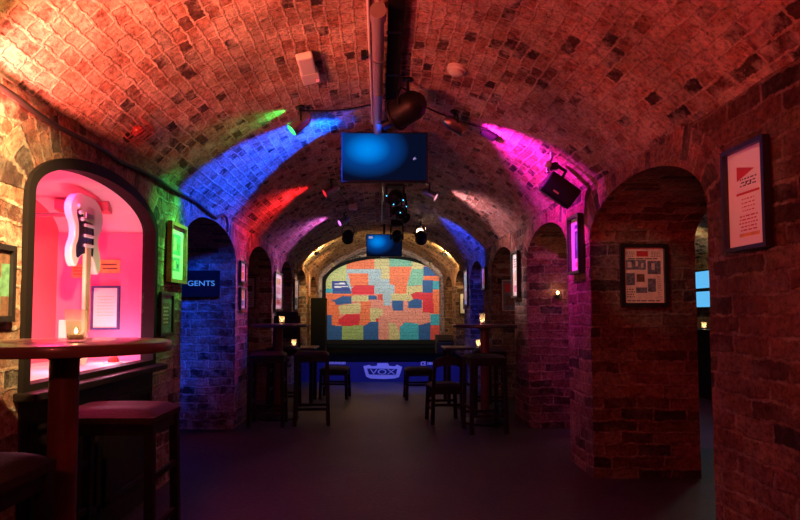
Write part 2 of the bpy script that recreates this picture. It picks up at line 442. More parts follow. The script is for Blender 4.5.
def arch_ring(n, x, sg, a, b):
    mb = MB(); c = (a + b) / 2; w = (b - a) / 2; P, U = [], []; s = 0; prev = None
    for k in range(37):
        t = PI - PI * k / 36
        iy, iz = c + w * math.cos(t), ASPR + (atop(a) - ASPR) * math.sin(t)
        nx, nz = math.cos(t) * (atop(a) - ASPR), math.sin(t) * w; l = math.hypot(nx, nz); nx /= l; nz /= l
        if prev: s += math.hypot(iy - prev[0], iz - prev[1])
        prev = (iy, iz); rw = .20
        oy, oz = iy + nx * rw, min(iz + nz * rw, SPR + .05)
        x0 = x - sg * .004
        P.append([(x + sg * .02, iy, iz), jit((x0, iy, iz), .006), jit((x0, iy + (oy - iy) * .5, iz + (oz - iz) * .5), .006), jit((x0, oy, oz), .006), (x + sg * .02, oy, oz)])
        U.append([(.03, s), (.0, s), (.11, s), (.22, s), (.25, s)])
    mb.grid(P, U)
    return struct(obj('trim_%d' % n, mb, M['arch'], smooth=35, fixn=False))
k = 0
for x, sg, ops in ((XL, -1, L_OPEN), (XR, 1, R_OPEN)):
    for a, b in ops:
        k += 1; arch_ring(k, x, sg, a, b)

# brick barrel vault
mb = MB(); P, U = [], []
th0 = math.asin((XL - XC) / RAD); th1 = math.asin((XR - XC) / RAD)
for y in frange(Y0, Y1, .14):
    r, u = [], []
    for i in range(57):
        t = th0 + (th1 - th0) * i / 56; q = Vector((y * 1.0, RAD * t, 0))
        d = noise.noise(q * 1.6) * .010 + noise.noise(q * 6) * .007
        rr = RAD + d
        r.append((XC + rr * math.sin(t), y, CROWN - RAD + rr * math.cos(t))); u.append((y, RAD * t))
    P.append(r); U.append(u)
mb.grid(P, U)
struct(obj('ceiling', mb, M['vault'], smooth=60, fixn=False))

# floor, far and near end walls, side passages behind the piers
mb = MB().quad([(-3.9, Y0, 0), (5.0, Y0, 0), (5.0, Y1, 0), (-3.9, Y1, 0)])
struct(obj('floor', mb, M['floor'], fixn=False))
def plane_wall(name, p0, p1, z0, z1, mat):
    d = math.hypot(p1[0] - p0[0], p1[1] - p0[1]); n = max(2, int(d / .3)); P, U = [], []
    for i in range(n + 1):
        t = i / n; x = p0[0] + (p1[0] - p0[0]) * t; y = p0[1] + (p1[1] - p0[1]) * t
        zs = frange(z0, z1, .3); P.append([jit((x, y, z)) for z in zs]); U.append([(d * t, z) for z in zs])
    return struct(obj(name, MB().grid(P, U), mat, smooth=40, fixn=False))
plane_wall('wall_far', (-3.9, Y1), (5.0, Y1), 0, 3.0, M['wall'])
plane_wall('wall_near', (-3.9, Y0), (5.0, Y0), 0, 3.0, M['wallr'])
plane_wall('wall_right_passage', (4.9, Y0), (4.9, Y1), 0, 2.6, M['wall'])
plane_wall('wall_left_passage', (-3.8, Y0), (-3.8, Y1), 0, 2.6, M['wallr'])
def side_vault(name, xa, xb, rise=.5):
    P, U = [], []
    for y in frange(Y0, Y1, .6):
        r, u = [], []
        for i in range(21):
            t = i / 20; x = xa + (xb - xa) * t
            r.append((x, y, 2.0 + rise * math.sin(PI * t))); u.append((y, (x - xa) * 1.1))
        P.append(r); U.append(u)
    return struct(obj(name, MB().grid(P, U), M['vault'], smooth=60, fixn=False))
side_vault('ceiling_right_passage', XR + TH, 4.9)
side_vault('ceiling_left_passage', -3.8, XL - TH)

# ------------------------------------------------------------------ framed pictures
def framed(name, label, cat, O, U, n, w, h, fm, mat, blocks, bw=.018, depth=.022, group=None, mount=.0, lines=None):
    """O = centre on the wall, U = unit vector to the picture's right, n = outward normal"""
    O, U, n = Vector(O), Vector(U).normalized(), Vector(n).normalized(); V = Vector((0, 0, 1))
    t = thing(name, label, cat, O, 0, group)
    loc = lambda a, b, c: U * a + V * b + n * c
    f = MB()
    ow, oh = w / 2, h / 2; iw, ih = ow - bw, oh - bw
    ring = [(-ow, -oh, -iw, -ih), (ow, -oh, iw, -ih), (ow, oh, iw, ih), (-ow, oh, -iw, ih)]
    for i in range(4):
        a, b = ring[i], ring[(i + 1) % 4]
        f.quad([loc(a[0], a[1], depth), loc(b[0], b[1], depth), loc(b[2], b[3], depth), loc(a[2], a[3], depth)])
        f.quad([loc(a[0], a[1], 0), loc(b[0], b[1], 0), loc(b[0], b[1], depth), loc(a[0], a[1], depth)])
        f.quad([loc(a[2], a[3], depth), loc(b[2], b[3], depth), loc(b[2], b[3], .004), loc(a[2], a[3], .004)])
    f.quad([loc(-ow, -oh, 0), loc(-ow, oh, 0), loc(ow, oh, 0), loc(ow, -oh, 0)])
    obj('frame', f, fm, t)
    us = sorted({0.0, 1.0} | {round(x, 4) for q in blocks for x in (q[0], q[2]) if 0 < x < 1}); vs = sorted({0.0, 1.0} | {round(x, 4) for q in blocks for x in (q[1], q[3]) if 0 < x < 1})
    p = MB().grid([[loc(-iw + 2 * iw * u, -ih + 2 * ih * v, .007) for v in vs] for u in us]); ms = [None]; p.mi = []
    for i in range(len(us) - 1):
        for j in range(len(vs) - 1):
            cu, cv = (us[i] + us[i + 1]) / 2, (vs[j] + vs[j + 1]) / 2; m_ = None
            for q in blocks:
                if q[0] < cu < q[2] and q[1] < cv < q[3]: m_ = q[4]
            if m_ not in ms: ms.append(m_)
            p.mi.append(ms.index(m_))
    pr = obj('print', p, [mat] + [M[q] for q in ms[1:]], t)
    g = MB().quad([loc(-iw, -ih, depth - .006), loc(iw, -ih, depth - .006), loc(iw, ih, depth - .006), loc(-iw, ih, depth - .006)])
    obj('glass', g, M['pane'], t, fixn=False)
    return t
def text_lines(u0, u1, v0, v1, n, m, frac=.45, ragged=.25):
    r = []; st = (v1 - v0) / n
    for i in range(n):
        c = (u0 + u1) / 2; hw = (u1 - u0) / 2 * (1 - ragged * random.random()); v = v0 + st * i
        x = c - hw
        while x < c + hw - .01:
            wd = random.uniform(.05, .16) * (u1 - u0) * 1.4
            r.append((x, v, min(x + wd, c + hw), v + st * frac, m)); x += wd + .025
    return r
LY, RY = (0, 1, 0), (0, -1, 0)     # picture-right on the left wall is +Y, on the right wall is -Y
NXp, NXm, NYm = (1, 0, 0), (-1, 0, 0), (0, -1, 0)
G = .012
# left wall
framed('framed_photograph', 'black framed group photograph cut off by the left edge, left of the arched display', 'picture', (XL + G, 2.15, 1.268), LY, NXp, .40, .295, M['frameblk'], M['brown'],
       [(.0, .0, 1, .3, 'brown'), (.55, .05, .68, .62, 'skin'), (.58, .62, .66, .78, 'skin'), (.72, .05, .86, .58, 'green'), (.75, .58, .83, .74, 'skin'), (.86, .3, 1, .8, 'green'), (.36, .05, .5, .6, 'green'), (.39, .6, .47, .76, 'skin'), (.15, .05, .3, .58, 'skin')], bw=.022)
mb = MB().lathe([(.0, .0), (.09, .0), (.095, .008), (.09, .02), (.0, .024)], (0, 0, 0), 32, (1, 0, 0))
pl = thing('wall_plaque', 'green round wall plaque, only its rim showing at the left edge of the photo', 'plaque', (XL + .012, 2.09, 1.63)); obj('disc', mb, M['green'], pl, smooth=40)
obj('rim', MB().lathe([(.088, .0), (.1, .0), (.1, .028), (.088, .028), (.088, 0)], (0, 0, 0), 32, (1, 0, 0)), M['framewood'], pl, smooth=40)
framed('framed_print', 'brown wooden framed print of two pictures, lit bright green, left of the GENTS arch', 'picture', (XL + G, 4.225, 1.578), LY, NXp, .335, .42, M['framewood'], M['paper'],
       [(.26, .47, .82, .86, 'teal'), (.34, .55, .52, .8, 'skin'), (.56, .52, .7, .7, 'green'), (.26, .16, .78, .42, 'teal'), (.34, .2, .5, .36, 'skin'), (.56, .22, .7, .3, 'navy')], bw=.024, depth=.034)
framed('framed_certificate', 'small dark framed sheet below and left of the green lit print', 'picture', (XL + G, 4.045, 1.15), LY, NXp, .25, .29, M['frameblk'], M['blueink'],
       [(.2, .2, .8, .8, 'brown')] + text_lines(.25, .75, .25, .75, 5, 'skin'), bw=.02)
framed('framed_leaflet', 'upper of two small black framed leaflets on the red lit pier past the GENTS arch', 'picture', (XL + G, 6.275, 1.59), LY, NXp, .24, .225, M['frameblk'], M['paper'],
       [(.15, .12, .85, .5, 'orangepaper'), (.2, .58, .8, .85, 'pinkpaper')], bw=.018)
framed('framed_leaflet', 'lower of two small black framed leaflets on the red lit pier past the GENTS arch', 'picture', (XL + G, 6.29, 1.31), LY, NXp, .24, .235, M['frameblk'], M['paper'],
       [(.15, .5, .85, .88, 'orangepaper'), (.2, .14, .8, .42, 'teal')], bw=.018)
framed('framed_poster', 'tall dim pinkish poster inside the second open arch on the left, facing the camera', 'poster', (-1.80, 8.09 - G, 1.435), (1, 0, 0), NYm, .25, .42, M['darkwood'], M['cream'],
       [(.15, .55, .85, .75, 'brown')] + text_lines(.15, .85, .1, .5, 6, 'ink') + text_lines(.2, .8, .8, .92, 2, 'ink'), bw=.012)
framed('framed_poster', 'tall bright white framed poster on the left pier above the candle lit bar table', 'poster', (XL + G, 8.51, 1.47), LY, NXp, .60, .53, M['frameblk'], M['paper'],
       [(.12, .10, .88, .32, 'pinkpaper'), (.2, .42, .8, .62, 'skin'), (.2, .7, .8, .88, 'orangepaper'), (.3, .14, .7, .26, 'redink')], bw=.02)
framed('framed_poster', 'narrow white framed poster on the last left pier before the stage', 'poster', (XL + G, 10.3, 1.48), LY, NXp, .5, .52, M['frameblk'], M['paper'],
       [(.15, .12, .85, .4, 'blueink'), (.2, .5, .8, .85, 'skin')], bw=.02)
framed('framed_notice', 'narrow white topped notice on the warm lit left wall beside the stage', 'notice', (XL + G, 12.18, 1.74), LY, NXp, .3, .46, M['framewood'], M['cream'],
       [(.1, .75, .9, .95, 'paper')] + text_lines(.15, .85, .1, .65, 5, 'brown'), bw=.03)
# right wall
rp = framed('framed_letter', 'tall white framed programme with a dark red pennant on the near right wall', 'poster', (XR - G, 2.40, 1.622), RY, NXm, .285, .43, M['frameblk'], M['paper'],
       text_lines(.27, .78, .16, .34, 5, 'redink', .4) + [(.27, .10, .8, .135, 'orangepaper')] + text_lines(.35, .7, .36, .52, 4, 'redink', .3) + [(.22, .535, .82, .56, 'redink')] + text_lines(.3, .78, .62, .72, 3, 'ink', .4) + [(.47, .635, .51, .655, 'ink'), (.58, .635, .62, .655, 'ink')], bw=.017, depth=.03)
fr = [c for c in kids(rp) if c.name.startswith('print')][0]
nv = Vector(NXm); Uv = Vector(RY)
obj('pennant', MB().prism([(-.062, .075), (.052, .108), (-.062, .135)], nv * .0072, Uv, (0, 0, 1), nv * .0014), M['redink'], fr)
obj('side_edge', MB().box((-.012, .1428, 0), (.026, .003, .43)), M['silver'], rp)['label'] = 'pale gilt outer edge'
framed('framed_newspaper', 'black framed newspaper page with dark photographs inside the first right arch', 'poster', (1.872, 4.27 - G, 1.425), (1, 0, 0), NYm, .335, .445, M['frameblk'], M['cream'],
       [(.06, .60, .56, .78, 'blueink'), (.60, .52, .93, .76, 'blueink'), (.06, .32, .28, .54, 'blueink'), (.32, .38, .52, .52, 'brown'), (.6, .2, .8, .44, 'blueink'), (.3, .18, .58, .28, 'blueink'), (.33, .84, .62, .94, 'redink')]
       + text_lines(.06, .92, .79, .83, 1, 'ink') + text_lines(.06, .92, .03, .07, 1, 'ink') + text_lines(.06, .28, .1, .28, 4, 'brown') + text_lines(.84, .95, .1, .5, 10, 'brown') + text_lines(.06, .3, .84, .94, 4, 'brown') + text_lines(.68, .94, .84, .94, 4, 'brown') + [(.1, .64, .2, .74, 'skin'), (.3, .66, .36, .76, 'skin'), (.44, .64, .5, .72, 'skin'), (.7, .6, .78, .72, 'skin')], bw=.026, depth=.03)
framed('framed_print', 'narrow black framed print lit magenta and violet on the first right pier', 'picture', (XR - G, 4.50, 1.672), RY, NXm, .27, .44, M['frameblk'], M['paper'],
       [(.3, .24, .76, .76, 'navy'), (.42, .4, .62, .7, 'teal'), (.3, .80, .76, .88, 'navy'), (.38, .08, .66, .17, 'pinkpaper')], bw=.02, depth=.04)
framed('framed_poster', 'bright white framed poster on the second right pier', 'poster', (XR - G, 6.53, 1.58), RY, NXm, .30, .50, M['frameblk'], M['paper'],
       [(.2, .1, .8, .25, 'pinkpaper'), (.3, .35, .7, .6, 'skin')] + text_lines(.2, .8, .68, .9, 4, 'blueink'), bw=.016, depth=.03)
framed('framed_poster', 'dim framed poster deep in the third right arch, facing the camera', 'poster', (1.77, 8.08 - G, 1.40), (1, 0, 0), NYm, .26, .42, M['silver'], M['blueink'],
       [(.1, .6, .9, .92, 'redink'), (.15, .15, .85, .5, 'brown')], bw=.014)
framed('framed_poster', 'narrow pale framed poster on the blue lit third right pier', 'poster', (XR - G, 8.55, 1.655), RY, NXm, .30, .31, M['frameblk'], M['paper'],
       [(.2, .2, .8, .8, 'skin')], bw=.016)
framed('framed_poster', 'tall pale framed poster on the last right pier before the stage', 'poster', (XR - G, 10.33, 1.60), RY, NXm, .42, .60, M['frameblk'], M['paper'],
       [(.2, .1, .8, .4, 'pinkpaper'), (.2, .5, .8, .9, 'skin')], bw=.02)
framed('framed_photograph', 'white mounted framed picture in the far right arch beside the stage', 'picture', (1.70, 11.90 - G, 1.36), (1, 0, 0), NYm, .26, .42, M['frameblk'], M['paper'],
       [(.25, .2, .75, .75, 'navy')], bw=.016)

# GENTS sign on the reveal of the blue arch
t = thing('toilet_sign', 'black GENTS sign with glowing blue letters inside the blue lit left arch', 'sign', (-1.82, 6.06 - .012, 1.455))
obj('board', MB().box((0, -.012, 0), (.42, .024, .27)), M['signblk'], t, bevel=.004)
obj('lettering', text_mb('GENTS', (-.112, -.0245, -.022), (1, 0, 0), (0, 0, 1), (0, -.004, 0), .052, .27), M['signtext'], t)

# ------------------------------------------------------------------ arched display case with the guitar
ca, cb = L_OPEN[0]; cm, cw = (ca + cb) / 2, (cb - ca) / 2
D = .62
case = thing('display_case', 'arched glazed display case glowing pink in the left wall with a guitar inside', 'display case', (XL, cm, 0))
SILL = .86
def arch_pts(w, zt, zs, n=28): return [(w * math.cos(PI - PI * i / n), zs + (zt - zs) * math.sin(PI - PI * i / n)) for i in range(n + 1)]
CT = atop(ca)
outer = [(-cw - .012, SILL - .06)] + arch_pts(cw + .012, CT + .012, ASPR) + [(cw + .012, SILL - .06)]
iw = cw - .036
inner = [(-iw, SILL)] + arch_pts(iw, CT - .045, ASPR) + [(iw, SILL)]
mb = MB(); n = len(outer); x0, x1 = -.06, .022
for i in range(n):
    j = (i + 1) % n; a, b, c, d = outer[i], outer[j], inner[j], inner[i]
    mb.quad([(x1, *a), (x1, *b), (x1, *c), (x1, *d)]); mb.quad([(x0, *a), (x0, *b), (x1, *b), (x1, *a)]); mb.quad([(x1, *d), (x1, *c), (x0, *c), (x0, *d)])
    mb.quad([(x0, *d), (x0, *c), (x0, *b), (x0, *a)])
obj('frame', mb, M['casewood'], case, smooth=30)
obj('glass_pane', MB().quad([(-.012, *q) for q in reversed(inner)]), M['glass'], case, fixn=False)
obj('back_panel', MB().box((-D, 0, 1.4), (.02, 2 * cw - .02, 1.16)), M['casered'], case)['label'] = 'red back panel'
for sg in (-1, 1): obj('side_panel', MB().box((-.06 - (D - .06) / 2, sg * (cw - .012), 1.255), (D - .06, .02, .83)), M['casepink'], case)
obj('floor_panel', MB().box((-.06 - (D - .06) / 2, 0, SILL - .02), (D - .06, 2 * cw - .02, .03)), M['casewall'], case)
P = []
for i in range(29):
    y, z = arch_pts(cw - .012, CT - .02, ASPR)[i]; P.append([(-.06, y, z), (-D, y, z)])
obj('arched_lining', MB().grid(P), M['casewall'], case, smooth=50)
obj('lower_panel', MB().box((-.02, 0, .40), (.06, 2 * cw, .80)), M['darkwood'], case, bevel=.006)
mb = MB()
for y0, y1 in ((-cw + .05, -.03), (.03, cw - .05)):
    for (a, b, c, d) in ((y0, y1, .14, .18), (y0, y1, .66, .70)): mb.box((.018, (a + b) / 2, (c + d) / 2), (.02, b - a, d - c))
    for yy in (y0, y1 - .04): mb.box((.018, yy + .02, .42), (.02, .04, .56))
obj('panel_moulding', mb, M['darkwood'], case, bevel=.004)
obj('sill', MB().box((.02, 0, SILL - .045), (.14, 2 * cw + .08, .035)), M['darkwood'], case, bevel=.006)

# guitar, hanging upside down, face to the room
g = thing('electric_guitar', 'cream electric guitar hanging neck down in the pink display case', 'guitar', (-1.70, 3.43, 1.625), -.1)
body = [(-.02, .205), (.06, .20), (.12, .165), (.155, .10), (.15, .035), (.118, -.02), (.112, -.07), (.135, -.13), (.142, -.19), (.125, -.235), (.10, -.238), (.075, -.19), (.05, -.145), (.028, -.135), (-.028, -.135),
        (-.05, -.145), (-.07, -.165), (-.095, -.205), (-.125, -.205), (-.15, -.16), (-.148, -.10), (-.122, -.04), (-.125, .02), (-.158, .075), (-.165, .13), (-.13, .185), (-.08, .208)]
def smoothpoly(p, k=4):
    r = []; n = len(p)
    for i in range(n):
        a, b, c, d = [Vector(p[(i + q) % n]) for q in (-1, 0, 1, 2)]
        for j in range(k):
            t_ = j / k; v = .5 * ((2 * b) + (c - a) * t_ + (2 * a - 5 * b + 4 * c - d) * t_ ** 2 + (3 * b - a - 3 * c + d) * t_ ** 3); r.append((v.x, v.y))
    return r
obj('body', MB().prism(smoothpoly(body), (-.022, 0, 0), (0, 1, 0), (0, 0, 1), (.044, 0, 0)), M['guitar'], g, smooth=40, bevel=.008)
pg = [(-.10, -.16), (-.05, -.135), (.025, -.13), (.05, -.14), (.055, -.06), (.05, .02), (.03, .05), (-.03, .055), (-.06, .09), (-.10, .11), (-.11, .09), (-.09, .03), (-.09, -.05), (-.11, -.1)]
p_ = obj('pickguard', MB().prism(smoothpoly(pg), (.0222, 0, 0), (0, 1, 0), (0, 0, 1), (.003, 0, 0)), M['pickguard'], g, smooth=40)
for zz in (-.085, -.03, .03):
    obj('pickup', MB().box((.029, 0, zz), (.012, .085, .018)), M['white'], g, bevel=.004)
obj('bridge', MB().box((.029, 0, .085), (.014, .08, .035)), M['steel'], g, bevel=.003)
for yy, zz in ((-.065, .06), (-.085, .095), (-.1, .13)): obj('control_knob', MB().lathe([(.0, .012), (.010, .012), (.012, 0)], (.0255, yy, zz), 16, (1, 0, 0)), M['white'], g)
nk = obj('neck', MB().prism([(-.028, -.08), (.028, -.08), (.022, -.575), (-.022, -.575)], (.008, 0, 0), (0, 1, 0), (0, 0, 1), (.020, 0, 0)), M['maple'], g, bevel=.004)
prof = [(.0278, -.08)]
zs_ = sorted([-.575 + .46 * (1 - 2 ** (-i / 12)) / (1 - 2 ** (-20 / 12)) for i in range(1, 21)], reverse=True)
for zz in zs_: prof += [(.0295, zz + .0015), (.0312, zz + .0012), (.0312, zz - .0012), (.0295, zz - .0015)]
prof = [(.0278, -.08), (.0295, -.08)] + prof[1:] + [(.0295, -.574), (.0278, -.574)]
obj('fretboard', MB().prism(prof, (0, -.022, 0), (1, 0, 0), (0, 0, 1), (0, .044, 0)), M['fretwood'], nk)
obj('headstock', MB().prism(smoothpoly([(-.022, -.575), (.022, -.575), (.03, -.61), (.045, -.64), (.04, -.70), (.02, -.75), (-.015, -.765), (-.035, -.74), (-.03, -.70), (-.034, -.62)]), (.004, 0, 0), (0, 1, 0), (0, 0, 1), (.015, 0, 0)), M['maple'], g, smooth=40)
for i in range(6): obj('tuning_peg', MB().cyl((.012, -.03, -.62 - i * .02), (.012, -.058, -.62 - i * .02), .005), M['steel'], g)
mb = MB()
for i in range(6): mb.cyl((.034, -.020 + i * .008, .085), (.03, -.016 + i * .0064, -.60), .0007, n=5)
obj('strings', mb, M['steel'], g)
obj('wall_hanger', MB().cyl((-.022, 0, .1), (-.36, 0, .1), .012).box((-.355, 0, .1), (.012, .07, .07)), M['steel'], g)

# things shown in the case
t = thing('light_box', 'small red box fixed under the top of the display arch above the guitar', 'box', (-1.80, 3.62, 1.80), .25)
obj('housing', MB().box((0, 0, 0), (.30, .12, .06)), M['casered'], t, bevel=.005); obj('stem', MB().cyl((0, 0, .03), (0, 0, .125), .012), M['black'], t)
def paper(label, O, w, h, fm, blocks, U=(1, 0, 0), n=NYm, name='framed_sheet', cat='framed sheet', pm='paper'):
    return framed(name, label, cat, O, U, n, w, h, M[fm], M[pm], blocks, bw=.014, depth=.016)
yb = L_OPEN[0][1] - .026
paper('white sheet in a dark frame on the case end wall right of the guitar neck', (-1.75, yb, 1.19), .18, .28, 'navy', text_lines(.15, .85, .3, .85, 7, 'cream', .3))
t = thing('caption_card', 'orange caption card right of the guitar body on the case end wall', 'card', (-1.735, yb - .002, 1.455)); obj('card', MB().box((0, 0, 0), (.14, .004, .085)), M['orangepaper'], t)
ms_ = MB()
for i, (a, b) in enumerate(((-.05, .05), (-.04, .055))): ms_.box(((a + b) / 2, -.0028, .012 - i * .026), (b - a, .0016, .009))
obj('printed_lines', ms_, M['brown'], t)
t = thing('caption_card', 'orange caption card left of the guitar neck on the case end wall', 'card', (-1.93, yb - .002, 1.425)); obj('card', MB().box((0, 0, 0), (.09, .004, .085)), M['orangepaper'], t)
ms_ = MB()
for i in range(3): ms_.box((0, -.0028, .02 - i * .02), (.06, .0016, .006))
obj('printed_lines', ms_, M['brown'], t)
xb = XL - D + .012
framed('framed_photograph', 'dark purple framed picture high on the back of the display case', 'picture', (xb, 2.98, 1.50), LY, NXp, .24, .34, M['navy'], M['blueink'], [(.2, .2, .8, .8, 'navy')], bw=.03)
framed('framed_sheet', 'white sheet with dark columns low on the back of the display case', 'picture', (xb, 2.98, 1.10), LY, NXp, .30, .34, M['paper'], M['paper'], text_lines(.1, .45, .1, .9, 12, 'blueink', .4) + text_lines(.55, .9, .3, .9, 8, 'blueink', .3), bw=.012)
t = thing('acrylic_holder', 'clear acrylic leaflet holder standing in the display case beside the guitar neck', 'holder', (-1.82, 3.55, SILL - .004))
obj('leaflet', MB().box((0, .0, .135), (.15, .006, .25)), M['paper'], t)
obj('clear_front', MB().box((0, -.014, .13), (.18, .004, .26)), M['glass'], t); obj('clear_back', MB().box((0, .014, .14), (.18, .004, .28)), M['glass'], t)
obj('foot', MB().box((0, -.02, .004), (.18, .10, .008)), M['glass'], t)
t = thing('ornament', 'small red and white ornament on the case floor below the framed sheet', 'ornament', (-1.60, 3.62, SILL - .004))
obj('figure_block', MB().lathe([(.0, 0), (.03, 0), (.032, .02), (.02, .04), (.012, .055), (.0, .06)], (0, 0, 0), 18), M['redink'], t, smooth=40)
obj('plinth', MB().box((.0, 0, .0035), (.09, .07, .007)), M['white'], t)

# ------------------------------------------------------------------ furniture
def bar_table(label, loc, R, H, top_m, group=None):
    t = thing('bar_table', label, 'table', loc, 0, group)
    obj('tabletop', MB().lathe([(0, H - .036), (R - .008, H - .036), (R - .002, H - .034), (R, H - .03), (R, H - .006), (R - .002, H - .002), (R - .007, H), (0, H)], n=56), top_m, t, smooth=40)
    obj('column', MB().lathe([(.0, .03), (.06, .03), (.05, .06), (.046, .1), (.046, H - .06), (.09, H - .036), (0, H - .036)], n=28), M['column'], t, smooth=40)
    obj('base', MB().lathe([(0, 0), (.24, 0), (.245, .008), (.235, .02), (.13, .034), (.06, .05), (0, .05)], n=44), M['blackmetal'], t, smooth=40)
    return t
TN = bar_table('round bar table with a red-brown column, nearest, in front of the display case', (-1.045, 2.0, 0), .335, 1.06, M['tabletop'])
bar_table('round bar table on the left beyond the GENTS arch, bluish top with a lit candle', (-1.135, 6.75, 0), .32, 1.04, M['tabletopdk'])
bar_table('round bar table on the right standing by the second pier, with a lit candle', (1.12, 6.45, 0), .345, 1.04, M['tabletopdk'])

def bar_stool(label, loc, rz, H=.76, w=.40, d=.36, seat='leather', group=None, back=None):
    t = thing('bar_stool' if not back else 'bar_chair', label, 'stool' if not back else 'chair', loc, rz, group)
    c = MB(); nx, ny = 12, 10; P = []
    for i in range(nx + 1):
        r = []
        for j in range(ny + 1):
            u, v = i / nx * 2 - 1, j / ny * 2 - 1
            e = (1 - abs(u) ** 5) * (1 - abs(v) ** 5); r.append((u * w / 2, v * d / 2, H - .035 + .035 * e ** .45 - .010 * (1 - u * u) * 0 - .008 * math.exp(-(v * v) * 6) * (1 - u * u)))
        P.append(r)
    c.grid(P); c.prism([(-w / 2, -d / 2), (w / 2, -d / 2), (w / 2, d / 2), (-w / 2, d / 2)], (0, 0, H - .06), (1, 0, 0), (0, 1, 0), (0, 0, .026))
    obj('seat', c, M[seat], t, smooth=50)
    f = MB()
    for sy in (-1, 1): f.box((0, sy * (d / 2 - .025), H - .085), (w - .05, .022, .05))
    for sx in (-1, 1): f.box((sx * (w / 2 - .025), 0, H - .085), (.022, d - .05, .05))
    obj('seat_frame', f, M['darkwood'], t)
    for sx in (-1, 1):
        for sy in (-1, 1):
            a = Vector((sx * (w / 2 - .022), sy * (d / 2 - .022), H - .06)); b = Vector((sx * (w / 2 - .008), sy * (d / 2 - .008), 0)); q = .019
            m = MB(); m.prism([(-q, -q), (q, -q), (q, q), (-q, q)], b, (1, 0, 0), (0, 1, 0), a - b); obj('leg', m, M['darkwood'], t, bevel=.003)
    for sx in (-1, 1):
        for zz in ((.24, .46) if H > .6 else (.15,)): obj('stretcher', MB().box((sx * (w / 2 - .015), 0, zz), (.018, d - .05, .028)), M['darkwood'], t, bevel=.003)
    for sy in (-1, 1):
        for zz in ((.17,) if H > .6 else (.2,)): obj('stretcher', MB().box((0, sy * (d / 2 - .015), zz), (w - .05, .018, .028)), M['darkwood'], t, bevel=.003)
    if back:
        hb, kind = back
        for sx in (-1, 1):
            m = MB(); q = .017; a = Vector((sx * (w / 2 - .03), -d / 2 - .03, hb - .05)); b = Vector((sx * (w / 2 - .022), -d / 2 + .022, H - .06)); m.prism([(-q, -q), (q, -q), (q, q), (-q, q)], b, (1, 0, 0), (0, 1, 0), a - b); obj('back_post', m, M['darkwood'], t, bevel=.003)
        if kind == 'rail':      # bowed, round-topped rail
            P = []; k_ = 18
            for i in range(k_ + 1):
                u = i / k_ * 2 - 1; x = u * (w / 2 - .005); y = -d / 2 - .035 - .03 * (1 - u * u); hz = hb - .055 * abs(u) ** 3.0; lo = hb - .13 + .04 * (1 - u * u)
                P.append([(x, y, lo), (x, y - .014, lo), (x, y - .014, hz), (x, y, hz), (x, y, lo)])
            obj('back_rail', MB().grid(P), M['darkwood'], t, smooth=40)
        else:
            obj('back_panel', MB().box((0, -d / 2 - .03, (hb + H) / 2 + .04), (w - .08, .03, hb - H - .08)), M[seat], t, bevel=.012)
    return t
bar_stool('maroon padded bar stool beside the near table, below the display case', (-1.165, 2.70, 0), 0, .75, .44, .34)
bar_stool('dark bar chair with a round-topped back at the bottom left corner', (-1.145, 1.56, 0), 0, .77, .44, .36, back=(1.02, 'rail'))
s0 = bar_stool('dark bar stool in front of the left bar table, nearer the left wall', (-1.17, 6.32, 0), .05, .76, .36, .34, 'leatherblk', 'bar stools around the far tables')
dup(s0, (-.72, 6.40, 0), .1, 'dark bar stool in front of the left bar table, nearer the aisle', 'bar stools around the far tables')
dup(s0, (1.03, 5.97, 0), .1, 'dark bar stool in front of the right bar table, nearer the aisle', 'bar stools around the far tables')
dup(s0, (1.27, 7.0, 0), -.1, 'dark bar stool behind the right bar table by the wall', 'bar stools around the far tables')
bar_stool('black high-backed bar chair behind the left bar table, its back above the tabletop', (-1.17, 7.38, 0), PI, .76, .36, .36, 'leatherblk', back=(1.18, 'panel'))
bar_stool('low dark chair with a curved back rail, left of the right bar table', (.69, 6.5, 0), .1, .42, .34, .36, 'leatherblk', back=(.71, 'rail'))
l0 = bar_stool('low dark stool on the right in front of the blue stage front', (.53, 8.25, 0), .05, .43, .38, .34, 'leatherblk', 'low stools before the stage')
dup(l0, (-.62, 8.35, 0), -.08, 'low dark stool on the left in front of the blue stage front', 'low stools before the stage')
def low_table(label, loc):
    t = thing('low_table', label, 'table', loc, 0, 'low tables in the arches before the stage')
    obj('tabletop', MB().box((0, 0, .705), (.62, .56, .03)), M['tabletopdk'], t, bevel=.005)
    for sx in (-1, 1):
        for sy in (-1, 1): obj('leg', MB().box((sx * .26, sy * .23, .345), (.045, .045, .69)), M['darkwood'], t, bevel=.004)
    return t
low_table('low dark table with a candle behind the left bar table', (-1.14, 7.95, 0))
low_table('low dark table with a candle behind the right bar table', (1.14, 7.95, 0))

def candle(label, loc, h=.085, r=.033, e=1.0, power=.2):
    t = thing('candle_glass', label, 'candle', loc, 0, 'candles in glasses on the tables')
    obj('glass', MB().lathe([(0, 0), (r * .72, 0), (r * .78, .004), (r, h), (r * .93, h), (r * .70, .008), (0, .008)], n=28), M['candleglass'], t, smooth=50)
    w = obj('candle', MB().lathe([(0, .0085), (r * .62, .0085), (r * .62, .026), (0, .024)], n=20), M['wax'], t, smooth=40)
    obj('flame', MB().lathe([(.0001, .026), (.005, .031), (.0055, .035), (.003, .042), (.0001, .048)], n=12), M['flame'], w, smooth=60)
    point('candle_light', (loc[0], loc[1], loc[2] + .062), power, (1, .55, .2), .008)
    return t
candle('lit candle in a tall glass on the near bar table', (-.975, 1.93, 1.06), .105, .036, power=.09)
candle('lit candle in a glass on the left bar table beyond the GENTS arch', (-1.12, 6.86, 1.04), power=.2)
candle('lit candle in a glass on the right bar table', (1.11, 6.52, 1.04), .12, power=.2)
candle('lit candle in a glass on the low left table', (-1.13, 7.9, .72), .1, power=.3)
candle('lit candle in a glass on the low right table', (1.28, 7.85, .72), .1, power=.4)

